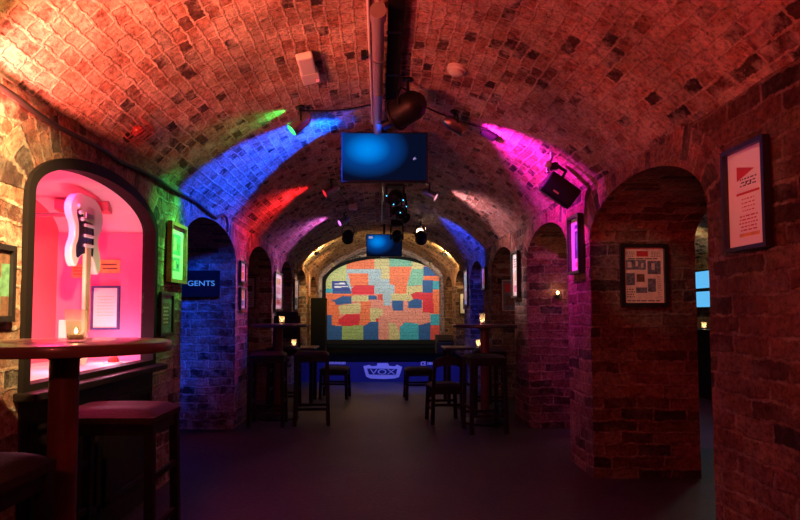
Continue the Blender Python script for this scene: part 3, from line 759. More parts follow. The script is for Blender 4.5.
# ------------------------------------------------------------------ stage
SY, SH = 10.24, .375
st = thing('stage', 'low black topped stage with a blue front carrying a white logo, at the tunnel end', 'stage', ((XL + XR) / 2, SY, 0))
W2 = (XR - XL) / 2 - .01
obj('deck', MB().box((0, (Y1 - SY) / 2 - .15, SH - .02), (2 * W2, Y1 - SY - .34, .04)), M['stageblk'], st, bevel=.004)
obj('front_board', MB().box((0, .03, (SH - .04) / 2), (2 * W2, .03, SH - .04)), M['stageblue'], st)['label'] = 'blue front board'
k_ = 1 / 5.333
def fp(zx, zy):     # a point on the front board, read off the photo once, in metres from the tunnel's middle
    return ((320 + zx * k_ - 380) * .01717 - .02, 1.15 - (340 + zy * k_ - 314) * .01717)
crest = [fp(*q) for q in ((232, 136), (262, 129), (276, 136), (303, 134), (306, 120), (361, 119), (369, 134), (398, 137), (410, 128), (437, 140), (426, 176), (420, 193), (398, 200), (340, 204), (270, 201), (247, 190), (240, 165))]
lg = obj('logo_crest', MB().prism(crest, (0, .014, 0), (1, 0, 0), (0, 0, 1), (0, -.006, 0)), M['logowhite'], st)
band = [fp(*q) for q in ((252, 148), (412, 150), (404, 180), (262, 179))]
obj('logo_band', MB().prism(band, (0, .0075, 0), (1, 0, 0), (0, 0, 1), (0, -.004, 0)), M['logonavy'], lg)
a0 = fp(268, 178); a1 = fp(400, 152)
obj('logo_lettering', text_mb('VOX', (a0[0], .003, a0[1]), (1, 0, 0), (0, 0, 1), (0, -.004, 0), a1[1] - a0[1], a1[0] - a0[0]), M['logowhite'], lg)
for (q0, q1) in (((45, 126), (138, 113)),):
    a, b = fp(*q0), fp(*q1); mb = MB(); x = a[0]
    while x < b[0] - .005: mb.box((x + .009, .013, (a[1] + b[1]) / 2), (.016, .004, b[1] - a[1])); x += .0235
    obj('lettering_strip', mb, M['logowhite'], st)
a, b = fp(535, 132), fp(562, 112); mb = MB()
mb.box(((a[0] + b[0]) / 2, .013, b[1] - .006), (b[0] - a[0], .004, .012)); mb.box(((a[0] + b[0]) / 2, .013, a[1] + .006), (b[0] - a[0], .004, .012)); mb.box((a[0] + .008, .013, (a[1] + b[1]) / 2), (.016, .004, b[1] - a[1])); mb.box((b[0] - .02, .013, (a[1] + b[1]) / 2), (.03, .004, .02))
obj('logo_mark', mb, M['logowhite'], st)
a, b = fp(570, 129), fp(650, 115); mb = MB(); x = a[0]
while x < b[0] - .005: mb.box((x + .009, .013, (a[1] + b[1]) / 2), (.016, .004, b[1] - a[1])); x += .0235
obj('lettering_strip', mb, M['logowhite'], st)

# painted brick backdrop, colour patches as faces of one panel
YB = 15.22
def bp_(zx, zy):
    px, py = 310 + zx / 4.727, 240 + zy / 4.727
    s = YB / 600.0
    return ((px - 380) * s * 1.003, 1.15 + (314 - py) * s * 1.004)
COLS = {'O': (.80, .30, .15), 'C': (.66, .60, .36), 'R': (.72, .035, .10), 'B': (.01, .20, .42), 'T': (.10, .50, .58), 'L': (.48, .58, .62), 'P': (.76, .40, .33), 'G': (.42, .52, .25), 'M': (.32, .58, .46), 'N': (.04, .12, .42), 'Y': (.58, .62, .34), 'W': (.75, .75, .78), 'K': (.68, .16, .13)}
keys = list(COLS)
PT = [('O', [(170, 80), (305, 80), (305, 140), (170, 140)]), ('C', [(305, 80), (376, 80), (376, 185), (335, 185), (335, 145), (305, 145)]), ('M', [(376, 80), (480, 80), (480, 128), (376, 128)]),
 ('Y', [(78, 80), (172, 80), (172, 235), (78, 235)]), ('C', [(480, 80), (537, 80), (537, 140), (480, 140)]), ('L', [(172, 140), (335, 140), (335, 255), (172, 255)]), ('O', [(180, 158), (275, 156), (275, 222), (195, 222)]),
 ('L', [(305, 185), (400, 185), (400, 255), (385, 255), (385, 310), (345, 310), (345, 255), (305, 255)]), ('N', [(105, 195), (170, 195), (193, 240), (105, 242)]), ('W', [(115, 205), (165, 203), (168, 209), (115, 212)]), ('W', [(115, 219), (178, 216), (180, 222), (115, 226)]),
 ('T', [(78, 230), (110, 230), (110, 252), (78, 252)]), ('B', [(110, 242), (197, 240), (197, 256), (110, 256)]), ('O', [(78, 252), (205, 255), (200, 295), (78, 292)]),
 ('R', [(195, 230), (213, 216), (305, 214), (305, 258), (200, 260)]), ('O', [(376, 128), (480, 128), (462, 195), (455, 255), (400, 255), (400, 215), (378, 210)]), ('M', [(480, 140), (537, 140), (532, 215), (458, 217)]),
 ('B', [(535, 128), (640, 128), (640, 172), (535, 172)]), ('O', [(535, 172), (640, 172), (640, 196), (580, 192), (535, 188)]), ('B', [(532, 190), (581, 192), (581, 250), (532, 248)]), ('T', [(582, 196), (640, 196), (640, 236), (582, 234)]),
 ('C', [(455, 218), (531, 217), (531, 290), (455, 290)]), ('C', [(385, 255), (455, 255), (455, 286), (385, 286)]), ('O', [(582, 236), (640, 236), (640, 350), (582, 350)]),
 ('R', [(476, 256), (500, 247), (531, 247), (531, 288), (490, 286)]), ('R', [(531, 250), (581, 250), (583, 345), (531, 342)]), ('C', [(200, 262), (278, 262), (275, 292), (195, 292)]), ('B', [(276, 264), (300, 260), (318, 270), (315, 284), (278, 284)]),
 ('P', [(283, 284), (347, 284), (347, 322), (283, 322)]), ('K', [(320, 258), (346, 256), (346, 285), (320, 282)]), ('O', [(78, 292), (140, 292), (138, 402), (78, 402)]), ('B', [(95, 282), (120, 282), (150, 268), (195, 265), (195, 302), (120, 306), (118, 292)]),
 ('O', [(238, 292), (287, 292), (282, 402), (232, 405)]), ('C', [(135, 310), (242, 297), (237, 347), (140, 350)]), ('R', [(134, 378), (168, 352), (237, 350), (232, 405), (160, 409), (137, 397)]),
 ('C', [(285, 322), (347, 325), (347, 355), (325, 390), (282, 390)]), ('P', [(345, 312), (392, 318), (442, 350), (442, 410), (400, 397), (345, 360)]), ('P', [(440, 325), (531, 320), (531, 395), (440, 395)]), ('P', [(440, 286), (465, 288), (465, 330), (440, 330)]), ('B', [(387, 286), (440, 284), (441, 335), (391, 336)]),
 ('B', [(462, 292), (497, 278), (530, 282), (530, 321), (464, 321)]), ('P', [(531, 343), (572, 346), (572, 392), (531, 392)]), ('T', [(570, 350), (640, 350), (640, 403), (570, 403)]),
 ('B', [(78, 355), (104, 355), (106, 402), (152, 408), (152, 480), (78, 480)]), ('G', [(152, 405), (254, 403), (254, 480), (152, 480)]), ('B', [(254, 405), (285, 388), (325, 386), (326, 480), (254, 480)]), ('R', [(313, 370), (327, 370), (327, 387), (313, 387)]),
 ('P', [(326, 358), (371, 360), (371, 480), (326, 480)]), ('C', [(371, 388), (402, 396), (426, 440), (426, 480), (371, 480)]), ('T', [(426, 412), (450, 388), (512, 395), (512, 480), (426, 480)]), ('B', [(512, 402), (568, 388), (568, 480), (512, 480)]), ('K', [(568, 404), (640, 404), (640, 480), (568, 480)])]
def inside(p, poly):
    x, y = p; r = False; n = len(poly)
    for i in range(n):
        (x0, y0), (x1, y1) = poly[i], poly[i - 1]
        if (y0 > y) != (y1 > y) and x < (x1 - x0) * (y - y0) / (y1 - y0) + x0: r = not r
    return r
def arch_top(zx):   # upper edge of the backdrop
    t = (zx - 352) / 276.0
    return 205 - 117 * math.sqrt(max(0, 1 - t * t)) if abs(t) < 1 else 205
NC, NR = 138, 96; mb = MB()
for i in range(NC):
    za, zb = 76 + 552 * i / NC, 76 + 552 * (i + 1) / NC
    for j in range(NR):
        ya, yb_ = 86 + 384 * j / NR, 86 + 384 * (j + 1) / NR; c = ((za + zb) / 2, (ya + yb_) / 2)
        if c[1] < arch_top(c[0]) - 3: continue
        q = 'P'
        for k0, poly in PT:
            if inside(c, poly): q = k0
        pts = [bp_(za, yb_), bp_(zb, yb_), bp_(zb, ya), bp_(za, ya)]
        mb.quad([(p[0], YB, p[1]) for p in pts], [(p[0], p[1]) for p in pts], keys.index(q))
COLS = {k0: tuple(c ** 1.65 for c in v) for k0, v in COLS.items()}
bd = thing('stage_backdrop', 'arched backdrop wall of painted colour patches with scribbled names behind the stage', 'backdrop', (0, 0, 0))
obj('painted_wall', mb, [patch_mat(k0, COLS[k0]) for k0 in keys], bd, fixn=False)
oi, oo = [], []
for i in range(41):
    t = -1 + 2 * i / 40; zx = 352 + 276 * math.sin(t * PI / 2); zy = 205 - 117 * math.cos(t * PI / 2); oi.append(bp_(zx, zy))
    zx = 352 + 296 * math.sin(t * PI / 2); zy = 205 - 131 * math.cos(t * PI / 2); oo.append(bp_(zx, zy))
l, r = bp_(76, 470), bp_(628, 470); lo, ro = bp_(56, 490), bp_(648, 490)
oi = [l] + oi + [r]; oo = [lo] + oo + [ro]; mb = MB(); n = len(oi)
for i in range(n):
    j = (i + 1) % n
    A, B, Cc, Dd = oo[i], oo[j], oi[j], oi[i]
    for y in (YB - .07,): mb.quad([(A[0], y, A[1]), (B[0], y, B[1]), (Cc[0], y, Cc[1]), (Dd[0], y, Dd[1])])
    mb.quad([(Dd[0], YB - .07, Dd[1]), (Cc[0], YB - .07, Cc[1]), (Cc[0], YB + .02, Cc[1]), (Dd[0], YB + .02, Dd[1])])
    mb.quad([(A[0], YB - .07, A[1]), (B[0], YB - .07, B[1]), (B[0], YB + .02, B[1]), (A[0], YB + .02, A[1])])
obj('frame', mb, M['matblack'], bd, fixn=False)
obj('skirting', MB().box((.1, YB + .0, SH + .05), (3.02, .06, .1)), M['black'], bd)
obj('top_boss', MB().box((bp_(352, 80)[0], YB - .11, bp_(352, 80)[1]), (.22, .12, .09)), M['black'], bd, bevel=.02)
# loudspeaker column at the left of the stage
t = thing('stage_loudspeaker', 'tall black loudspeaker column standing on the left of the stage', 'speaker', (-1.24, 12.2, SH))
obj('cabinet', MB().box((0, 0, .55), (.30, .34, 1.1)), M['matblack'], t, bevel=.015)
obj('grille', MB().box((0, -.175, .58), (.26, .012, .98)), M['matblack'], t, bevel=.004)
t = thing('stage_loudspeaker', 'low black monitor speaker on the right of the stage', 'speaker', (1.28, 12.0, SH))
obj('cabinet', MB().prism([(-.2, 0), (.2, 0), (.2, .22), (-.02, .36), (-.2, .36)], (-.17, 0, 0), (0, -1, 0), (0, 0, 1), (.34, 0, 0)), M['black'], t, bevel=.01)
obj('grille', MB().box((0, -.105, .305), (.28, .2, .01), R=Matrix.Rotation(.57, 3, 'X')), M['blackmetal'], t)

# ------------------------------------------------------------------ things on the vault
def frame_dir(d):
    d = Vector(d).normalized(); s = d.cross(Vector((0, 0, 1))).normalized(); return d, s, s.cross(d)
def par_can(label, p, tgt, col, r=.05, L=.17, lens=6.0, group='stage spotlights on the vault', body='steel', name='spotlight', light=None, deg=60, blend=.6, cat='spotlight'):
    p = Vector(p); d, s, u = frame_dir(Vector(tgt) - p)
    t = thing(name, label, cat, p, 0, group)
    obj('barrel', MB().lathe([(0.0, -L * .55), (r * .55, -L * .55), (r * .85, -L * .4), (r, -L * .25), (r, L * .42), (r * 1.12, L * .42), (r * 1.12, L * .5), (r * .93, L * .5), (r * .93, L * .36), (0.0, L * .36)], (0, 0, 0), 28, d), M[body], t, smooth=40)
    obj('lens', MB().lathe([(0, .006), (r * .6, .005), (r * .92, 0), (0, -.001)], d * (L * .37), 24, d), glow('lens_glow', col, lens), t, smooth=50)
    top = Vector((0, 0, vz(p.x) - p.z - .0)); pv = Vector((0, 0, min(r * 2.0, top.z * .6)))
    y = MB(); y.tube([s * (r * 1.06) , s * (r * 1.15) + pv * .5, s * r * .8 + pv, -s * r * .8 + pv, -s * (r * 1.15) + pv * .5, -s * (r * 1.06)], .007)
    obj('yoke', y, M['blackmetal'], t, smooth=60)
    obj('stem', MB().cyl(pv - Vector((0, 0, .006)), top + Vector((0, 0, .004)), .011), M['blackmetal'], t)
    obj('ceiling_plate', MB().lathe([(0, 0), (.035, 0), (.035, .016), (0, .016)], top - Vector((0, 0, .01)), 20), M['blackmetal'], t)
    if light:
        spot('spot_beam', p + d * (L * .55), tgt, light, col, deg, blend, r * .6)
    return t
T_green, T_mag = (-1.46, 4.10, 1.68), (1.50, 4.75, 2.1)
par_can('chrome spotlight on the left of the vault casting green', (-.584, 4.312, 2.542), T_green, (.05, 1, .15), light=75, deg=44, lens=4)
par_can('chrome spotlight on the right of the vault casting magenta', (.566, 4.463, 2.575), T_mag, (1, .02, .75), light=200, deg=92, blend=.9, lens=4)
par_can('chrome spotlight left of centre beyond the large screen casting red', (-.555, 6.729, 2.552), (-1.46, 6.5, 2.0), (1, .02, .03), light=70, deg=104, blend=1.0, lens=3)
par_can('chrome spotlight right of centre beyond the large screen casting pinkish white', (.58, 6.951, 2.551), (1.50, 6.75, 2.0), (1, .4, .5), light=50, deg=104, blend=1.0, lens=3)
par_can('far spotlight on the left of the vault casting violet', (-.541, 9.0, 2.556), (-1.46, 8.6, 2.0), (.8, .18, 1), light=45, deg=104, blend=1.0, lens=3)
par_can('large black round stage lamp hung right of the ceiling pipe', (.19, 4.02, 2.55), (-.9, 4.9, 2.2), (.0, .12, 1), r=.10, L=.22, body='black', lens=2)
par_can('little black lamp at the end of the thick ceiling pipe, throwing blue to the left', (.07, 4.66, 2.655), (-1.46, 5.2, 2.15), (.0, .06, 1), r=.035, L=.11, body='black', light=760, deg=66, blend=.35, lens=6)
par_can('far black stage lamp throwing blue onto the right wall', (.30, 8.2, 2.5), (1.5, 9.2, 1.95), (.01, .05, 1), r=.07, L=.18, body='black', light=260, deg=56, blend=.5, lens=4)
par_can('round black stage lamp facing the stage left of the small far screen', (-.513, 9.576, 2.40), (-.9, 13.5, 1.0), (1, .8, .5), r=.085, L=.22, body='black', light=60, deg=50, lens=2)
par_can('round black stage lamp facing the stage right of the small far screen', (.65, 9.459, 2.37), (1.0, 13.5, 1.0), (1, .8, .5), r=.085, L=.22, body='black', light=60, deg=50, lens=2)
par_can('small spotlight with a bright orange white lens right of the small far screen', (.665, 9.915, 2.53), (.1, 4.0, .5), (1, .62, .35), r=.06, L=.13, body='steel', light=16, deg=70, lens=9)
def wall_spot(label, p, tgt, col, e, deg=110, lens=14, blend=.6):
    return par_can(label, p, tgt, col, r=.035, L=.09, lens=lens, body='white', light=e, deg=deg, blend=blend)
wall_spot('small white spotlight on the left haunch of the stage vault', (-1.17, 10.97, 2.265), (-1.0, 13.5, 2.3), (1, .62, .2), 65, 150)
wall_spot('small white spotlight on the right haunch of the stage vault', (1.20, 11.1, 2.25), (1.0, 13.5, 2.3), (1, .62, .2), 65, 150)
wall_spot('small spotlight at the upper left corner of the painted backdrop', (-1.10, 13.9, 2.30), (-.55, YB, 1.35), (1, .93, .86), 45, 120)
wall_spot('small spotlight at the upper right corner of the painted backdrop', (1.18, 13.9, 2.30), (.75, YB, 1.35), (1, .93, .86), 45, 120)

def moving_head(label, p, aim, leds):
    p = Vector(p); t = thing('moving_head_lamp', label, 'stage lamp', p, 0, 'moving stage lamps under the vault')
    top = vz(p.x) - p.z - .035
    obj('hanger', MB().cyl((0, 0, top - .01), (0, 0, top + .04), .015), M['blackmetal'], t)
    obj('base', MB().box((0, 0, top - .05), (.20, .16, .10)), M['black'], t, bevel=.012)
    for sx in (-1, 1): obj('yoke_arm', MB().box((sx * .10, 0, (top - .1) / 2 - .02), (.025, .06, top - .02)), M['black'], t, bevel=.006)
    d, s, u = frame_dir(aim)
    obj('head', MB().lathe([(0, -.11), (.05, -.105), (.08, -.07), (.088, 0), (.08, .08), (.07, .10), (0, .10)], (0, 0, 0), 28, d), M['blackmetal'], t, smooth=50)
    obj('lens', MB().lathe([(0, .012), (.04, .008), (.062, 0), (0, -.001)], d * .101, 20, d), M['black'], t, smooth=50)
    for a, b, c in leds: obj('indicator', MB().ball((a, b, c), .007, 10), M['ledcyan'], t)
    return t
moving_head('black moving stage lamp just behind the large screen with cyan indicator dots', (.175, 6.9, 2.50), (-.3, -1, -.6), ((-.10, -.10, .0), (.09, -.10, -.05), (-.02, -.105, -.10)))
moving_head('black moving stage lamp in the middle of the row with two cyan dots', (.24, 7.75, 2.47), (.3, -1, -.4), ((.10, -.1, .06), (.02, -.11, -.02)))
moving_head('black moving stage lamp farthest along, above the small far screen', (.28, 9.9, 2.44), (0, 1, -.5), ())

# pipes and cables
t = thing('ceiling_pipe', 'thick pinkish pipe running along the crown of the vault', 'pipe', (-.01, 2.97, 2.685))
obj('pipe', MB().cyl((0, 0, 0), (-.01, 2.0, 0), .034, n=24), M['pipegrey'], t, smooth=40)
obj('end_cap', MB().cyl((0, -.012, 0), (0, .07, 0), .042, n=24), M['pipegrey'], t, smooth=40)
for yy in (.55, 1.1, 1.7): obj('pipe_clip', MB().lathe([(.035, -.012), (.041, -.012), (.041, .012), (.035, .012)], (0, yy, 0), 20, (0, 1, 0)).box((0, yy, .05), (.02, .02, .05)), M['steel'], t)
tag(obj('conduit', MB().tube([(-.062, y, vz(-.062) - .014) for y in frange(2.9, 4.95, .2)], .009), M['white'], smooth=60), 'thin pale conduit alongside the thick ceiling pipe', 'conduit')
tag(obj('conduit', MB().tube([(.03, y, vz(.03) - .02) for y in frange(5.05, 10.2, .3)], .016), M['blackmetal'], smooth=60), 'thin dark conduit along the crown from the large screen to the far screen', 'conduit')
pts = []
for y in frange(1.4, 5.25, .12):
    q = Vector((0, y * 2.2, 1)); pts.append((XL + .022 + .01 * noise.noise(q), y, SPR - .03 + .022 * noise.noise(q * 1.3) - .05 * math.sin((y - 1.4) * 1.1) ** 2 * .5))
pts += [(XL + .024, 5.34, 2.03), (XL + .026, 5.44, 2.06), (XL + .03, 5.55, 2.05), (XL + .03, 5.60, 1.99), (XL + .026, 5.61, 1.92)]
tag(obj('cable', MB().tube(pts, .013), M['cable'], smooth=60), 'thick black cable running along the left wall above the display case', 'cable')
def sag(a, b, s, n=14):
    a, b = Vector(a), Vector(b); r = []
    for i in range(n + 1):
        u = i / n; q = a.lerp(b, u); z = vz(q.x) - .012 - s * math.sin(PI * u); r.append((q.x, q.y, z))
    return r
tag(obj('cable', MB().tube(sag((.2, 4.35, 0), (.83, 4.55, 0), .05), .006), M['cable'], smooth=60), 'thin black cable across the vault from the big round lamp to the small box', 'cable')
tag(obj('cable', MB().tube(sag((-.06, 4.5, 0), (-.58, 4.36, 0), .04), .006), M['cable'], smooth=60), 'thin black cable across the vault to the green spotlight', 'cable')
tag(obj('cable', MB().tube(sag((-.55, 6.75, 0), (-.38, 8.4, 0), .06), .006), M['cable'], smooth=60), 'thin black cable from the red spotlight to the far white lamp', 'cable')
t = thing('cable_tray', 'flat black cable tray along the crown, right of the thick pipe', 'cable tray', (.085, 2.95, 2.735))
obj('tray', MB().box((0, .78, -.005), (.085, 1.56, .03)), M['matblack'], t)  # plain black strip under the crown, beside the pipe
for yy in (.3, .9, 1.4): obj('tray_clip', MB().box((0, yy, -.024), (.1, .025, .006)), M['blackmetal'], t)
t = thing('pipe_bracket', 'small dark bracket on the vault left of the thick pipe', 'bracket', (-.10, 3.6, vz(-.1)))
obj('bracket', MB().box((0, 0, -.02), (.03, .06, .04)).cyl((0, 0, -.035), (.03, 0, -.035), .008), M['blackmetal'], t)

# televisions
def tv(label, c, w, h, scr, post):
    t = thing('television', label, 'television', c)
    obj('casing', MB().box((0, .03, 0), (w, .05, h)), M['black'], t, bevel=.006)
    mb = MB().quad([(-w / 2 + .012, 0, -h / 2 + .016), (w / 2 - .012, 0, -h / 2 + .016), (w / 2 - .012, 0, h / 2 - .012), (-w / 2 + .012, 0, h / 2 - .012)], [(0, 0), (1, 0), (1, 1), (0, 1)])
    for v in range(len(mb.v)): mb.v[v] = (mb.v[v][0], .0035, mb.v[v][2])
    sc = obj('screen', mb, scr, t, fixn=False)
    obj('ceiling_mount', MB().cyl((0, .085, 0), (0, .085, vz(c[0]) - c[2] + .005), .02).box((0, .07, 0), (.16, .04, .16)), M['blackmetal'], t)
    return t, sc
T1, sc1 = tv('large wall screen showing a blue glow, hung from the vault in the foreground', (.037, 4.95, 2.46), .725, .425, M['screen'], 0)
obj('picture_mark', MB().prism([(0, 0), (.018, .012), (.018, .0), (.03, -.004), (0, -.016)], (.24, .0028, -.01), (1, 0, 0), (0, 0, 1), (0, -.0008, 0)), glow('pale_mark', (.5, .35, .8), .6), sc1)
T2, sc2 = tv('small far screen showing a blue glow, hung from the vault before the stage', (.075, 10.6, 2.37), .64, .40, M['screen2'], 0)
obj('picture_mark', MB().box((-.24, .0025, .14), (.07, .001, .04)), glow('pale_mark_far', (.6, .5, .8), .6), sc2)

# emergency light, smoke detector, loudspeaker and small boxes
t = thing('emergency_light', 'long pale emergency light with a red indicator on the near vault', 'emergency light', (-.447, 3.66, vz(-.447) - .028), .0)
Rm = Matrix.Rotation(-.22, 3, 'Y')
obj('housing', MB().box((0, .11, .0), (.115, .16, .05), R=Rm), M['white'], t, bevel=.006)
obj('diffuser', MB().box((0, -.09, -.006), (.10, .24, .045), R=Rm), M['white'], t, bevel=.012)
obj('indicator', MB().ball((.048, .10, -.035), .007, 10), M['ledred'], t)
t = thing('smoke_detector', 'round pale smoke detector on the right of the near vault', 'smoke detector', (.487, 3.72, vz(.487)))
ax = Vector((-.25, 0, -1))
obj('base', MB().lathe([(0, -.01), (.062, -.01), (.062, .014), (.055, .018), (0, .018)], (0, 0, 0), 28, ax), M['white'], t, smooth=40)
obj('sensor_head', MB().lathe([(.05, .018), (.048, .034), (.03, .046), (.0, .048)], (0, 0, 0), 28, ax), M['white'], t, smooth=40)
t = thing('emergency_light', 'small white square lamp far along the left of the vault', 'emergency light', (-.386, 8.5, vz(-.386) - .035))
obj('housing', MB().box((0, 0, 0), (.12, .10, .09)), M['white'], t, bevel=.01); obj('diffuser', MB().box((0, -.05, -.01), (.09, .02, .06)), M['white'], t, bevel=.006)
t = thing('junction_box', 'small dark box on the magenta lit part of the vault', 'box', (.85, 4.62, vz(.85) - .018), .1)
Rm = Matrix.Rotation(.46, 3, 'Y')
obj('housing', MB().box((0, 0, 0), (.13, .10, .03), R=Rm), M['matblack'], t, bevel=.006); obj('lid', MB().box((-.008, 0, -.018), (.11, .08, .008), R=Rm), M['blackmetal'], t)
t = thing('loudspeaker', 'black loudspeaker with a red badge bracketed above the first right pier', 'speaker', (1.30, 4.30, 2.05))
Rm = Matrix.Rotation(.62, 3, 'Y') @ Matrix.Rotation(.25, 3, 'X')
obj('cabinet', MB().box((0, 0, 0), (.25, .17, .15), R=Rm), M['black'], t, bevel=.012)
obj('grille', MB().box(Rm @ Vector((0, -.01, -.08)), (.24, .16, .012), R=Rm), M['blackmetal'], t, bevel=.004)
obj('badge', MB().box(Rm @ Vector((-.02, -.0865, -.035)), (.045, .004, .012), R=Rm), glow('red_badge', (.8, .05, .08), .35), t)
obj('bracket', MB().tube([Rm @ Vector((-.03, .02, .06)), Rm @ Vector((-.04, .03, .13)), Vector((-.03, .03, .20))], .014).box((-.04, .03, .175), (.07, .05, .05)), M['blackmetal'], t)
t = thing('small_lamp', 'little round lamp glowing pink beside the bracketed loudspeaker', 'lamp', (1.20, 4.25, 2.22))
obj('globe', MB().ball((0, 0, 0), .028, 18), M['white'], t, smooth=60); obj('stem', MB().tube([(0, 0, 0), (.03, 0, .04), (.03, 0, .09)], .01), M['steel'], t)
obj('fitting', MB().cyl((.0, -.005, -.06), (.0, 0, -.02), .016), M['steel'], t)
# caged bulkhead on the left haunch
t = thing('caged_lamp', 'red wire caged lamp on the vault above the arched display case', 'lamp', (-1.35, 3.27, vz(-1.35) - .01))
nn = Vector((.62, 0, -.78)); dd, ss, uu = frame_dir(nn)
mb = MB()
for i in range(-2, 3):
    mb.tube([ss * .09 + uu * i * .03 + nn * .0, ss * .08 + uu * i * .03 + nn * .05, -ss * .08 + uu * i * .03 + nn * .05, -ss * .09 + uu * i * .03], .0025, 6)
    mb.tube([uu * .07 + ss * i * .036, uu * .065 + ss * i * .036 + nn * .052, -uu * .065 + ss * i * .036 + nn * .052, -uu * .07 + ss * i * .036], .0025, 6)
obj('wire_cage', mb, plain('dark_red_wire', (.16, .015, .015), .5), t, smooth=60)
obj('bulb', MB().ball(nn * .02, .035, 16, .8, nn), plain('dark_red_lens', (.3, .02, .02), .3), t, smooth=60)
# lamp bracket deep inside second right arch
t = thing('wall_lamp', 'tiny warm wall lamp deep inside the second right arch', 'lamp', (1.79, 6.10 - .01, 1.33))
obj('holder', MB().box((0, -.015, 0), (.05, .03, .03)).tube([(0, -.02, 0), (0, -.05, 0), (0, -.05, .02)], .006), M['blackmetal'], t)
obj('bulb', MB().ball((0, -.05, .035), .014, 14, 1.2), M['flame'], t, smooth=60)
point('wall_lamp_light', (1.79, 6.02, 1.38), .6, (1, .5, .2), .02)

# ------------------------------------------------------------------ right-hand passage seen through the slit
t = thing('television', 'bright blue screen in the side passage seen past the first right pier', 'television', (4.83, 8.75, 1.52))
obj('casing', MB().box((0, 0, 0), (.05, 1.0, .58)), M['black'], t, bevel=.006)
obj('screen', MB().box((-.027, 0, .14), (.004, .94, .25)).box((-.027, 0, -.15), (.004, .94, .23)), glow('passage_screen', (.12, .5, .9), 1.0), t)
obj('wall_bracket', MB().box((.040, 0, 0), (.052, .3, .2)), M['blackmetal'], t)
low = thing('counter', 'dark counter along the wall of the side passage', 'counter', (4.6, 8.6, 0))
obj('top', MB().box((0, 0, .92), (.5, 2.6, .04)), M['darkwood'], low, bevel=.004); obj('body', MB().box((.03, 0, .45), (.42, 2.5, .90)), M['darkwood'], low)
candle('lit candle in a glass on the passage counter', (4.5, 8.35, .94), .1, power=.3)

# ------------------------------------------------------------------ light
RED = (1, .055, .035)
# red wash from the lamps behind the camera on the left
spot('red_wash', (-1.40, 2.05, 1.80), (-1.03, 2.95, 2.72), 270, (1, .14, .09), 86, .8, .05)
spot('red_wash_crown', (-1.1, 1.0, 1.45), (.05, 2.1, 2.9), 70, (1, .05, .03), 92, .8, .08)
spot('red_wash_right', (-.7, -.7, 1.9), (1.5, 2.0, 2.1), 170, (1, .018, .025), 68, .9, .1)
spot('red_low', (-.3, -.5, 1.7), (-1.05, 2.0, .85), 30, (1, .12, .10), 30, .8, .05)
spot('blue_crown', (.32, 4.62, 2.46), (-.45, 4.85, 2.64), 60, (0, .07, 1), 50, .7, .03)
# warm lamp on the near left wall
spot('warm_wall_lamp', (-.75, 1.6, 2.0), (-1.46, 2.12, 1.58), 420, (1, .64, .26), 66, .8, .04)
spot('warm_haunch_lamp', (-1.3, 1.15, 1.7), (-1.22, 2.0, 2.38), 80, (1, .6, .14), 62, .9, .04)
# inside the display case
area('case_lamp_top', (-1.75, 3.0, 1.80), (-1.75, 3.15, .9), 17, (1, .035, .22), .3, .5)
point('case_lamp_low', (-1.62, 3.1, .98), 3.5, (1, .3, .55), .05)
point('case_lamp_corner', (-1.62, 3.62, .96), 3.5, (1, .45, .68), .05)
spot('case_guitar_lamp', (-1.50, 3.05, 1.12), (-1.69, 3.43, 1.55), 9, (1, .74, .68), 62, .7, .04)
# blue beam across the vault and on the GENTS reveal
spot('blue_gents', (-.15, 4.65, 2.5), (-1.78, 6.06, 1.4), 230, (.0, .06, 1), 48, .8, .05)
spot('violet_pier', (.9, 4.05, 2.3), (1.5, 4.5, 1.68), 12, (.75, .05, 1), 40, .8, .03)
spot('blue_front', (.25, 8.6, 2.5), (.25, 10.2, .15), 380, (.13, .16, 1), 75, .8, .05)
spot('yellow_pool', (-.3, 9.8, 2.5), (-.75, 7.7, 0), 12, (1, .7, .25), 32, .6, .03)
spot('stage_warm_left', (-.35, 12.0, 2.3), (-1.46, 12.7, 1.4), 70, (1, .45, .12), 100, .6, .05)
spot('stage_warm_right', (.45, 12.0, 2.3), (1.5, 12.7, 1.4), 42, (1, .5, .25), 100, .6, .05)
spot('backdrop_wash', (.1, 13.4, 2.5), (.1, YB, 1.25), 95, (.9, .97, 1), 120, .6, .1)
spot('green_spill', (-.64, 4.30, 2.60), (-1.0, 4.2, 2.5), 7, (.05, 1, .12), 70, .8, .02)
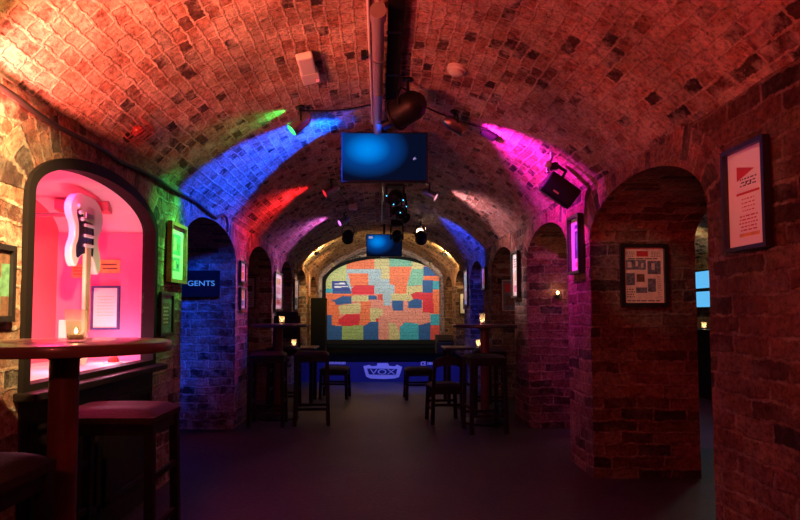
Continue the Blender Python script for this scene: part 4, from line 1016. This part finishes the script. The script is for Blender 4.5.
for n_, p_, t_, c_, e_ in (('green_picture', (-.74, 4.27, 2.36), (-1.46, 4.22, 1.58), (.12, 1, .12), 120), ('left_pier', (-.54, 9.0, 2.45), (-1.46, 8.5, 1.45), (1, .85, .95), 70), ('right_pier', (.58, 6.95, 2.45), (1.5, 6.53, 1.55), (1, .95, .97), 75), ('red_pier', (-.55, 6.73, 2.45), (-1.46, 6.28, 1.45), (1, .3, .25), 30),
                           ('blue_pier', (.3, 8.2, 2.45), (1.5, 8.55, 1.62), (.75, .8, 1), 60), ('last_left', (-.6, 10.97, 2.4), (-1.46, 10.3, 1.48), (1, .85, .7), 40), ('last_right', (.6, 11.1, 2.4), (1.5, 10.33, 1.6), (1, .8, .75), 40)):
    spot('picture_light_' + n_, p_, t_, e_, c_, 26, .5, .02)
spot('picture_light_newspaper', (.55, 2.5, 2.35), (1.87, 4.26, 1.42), 26, (1, .72, .62), 17, .5, .02)  # added weak spot to lift the newspaper page, no fitting hangs here
spot('picture_light_programme', (.5, 2.0, 2.4), (1.5, 2.4, 1.62), 8, (1, .45, .42), 22, .5, .02)  # likewise added, brightens the programme without a lamp of its own
# side passage
point('passage_lamp', (3.45, 5.7, 1.95), 9, (1, .9, .7), .12)
spot('passage_wall_lamp', (4.0, 8.0, 2.2), (4.9, 8.8, 1.8), 16, (1, .75, .3), 110, .7, .08)
# very low general spill
W = bpy.data.worlds.new('World'); S.world = W; W.use_nodes = True
W.node_tree.nodes['Background'].inputs[0].default_value = (.2, .08, .09, 1); W.node_tree.nodes['Background'].inputs[1].default_value = .0

# ------------------------------------------------------------------ camera
cam = bpy.data.cameras.new('camera'); co = bpy.data.objects.new('camera', cam); C.objects.link(co)
co.location = (0, 0, 1.15); co.rotation_euler = (math.radians(93), 0, 0)
cam.sensor_width = 36; cam.lens = 27; cam.shift_x = .025; cam.shift_y = .02825; cam.clip_start = .02
S.camera = co
S.view_settings.view_transform = 'Standard'; S.view_settings.look = 'None'; S.view_settings.gamma = 1; S.view_settings.use_curve_mapping = False
S.view_settings.exposure = 0.0
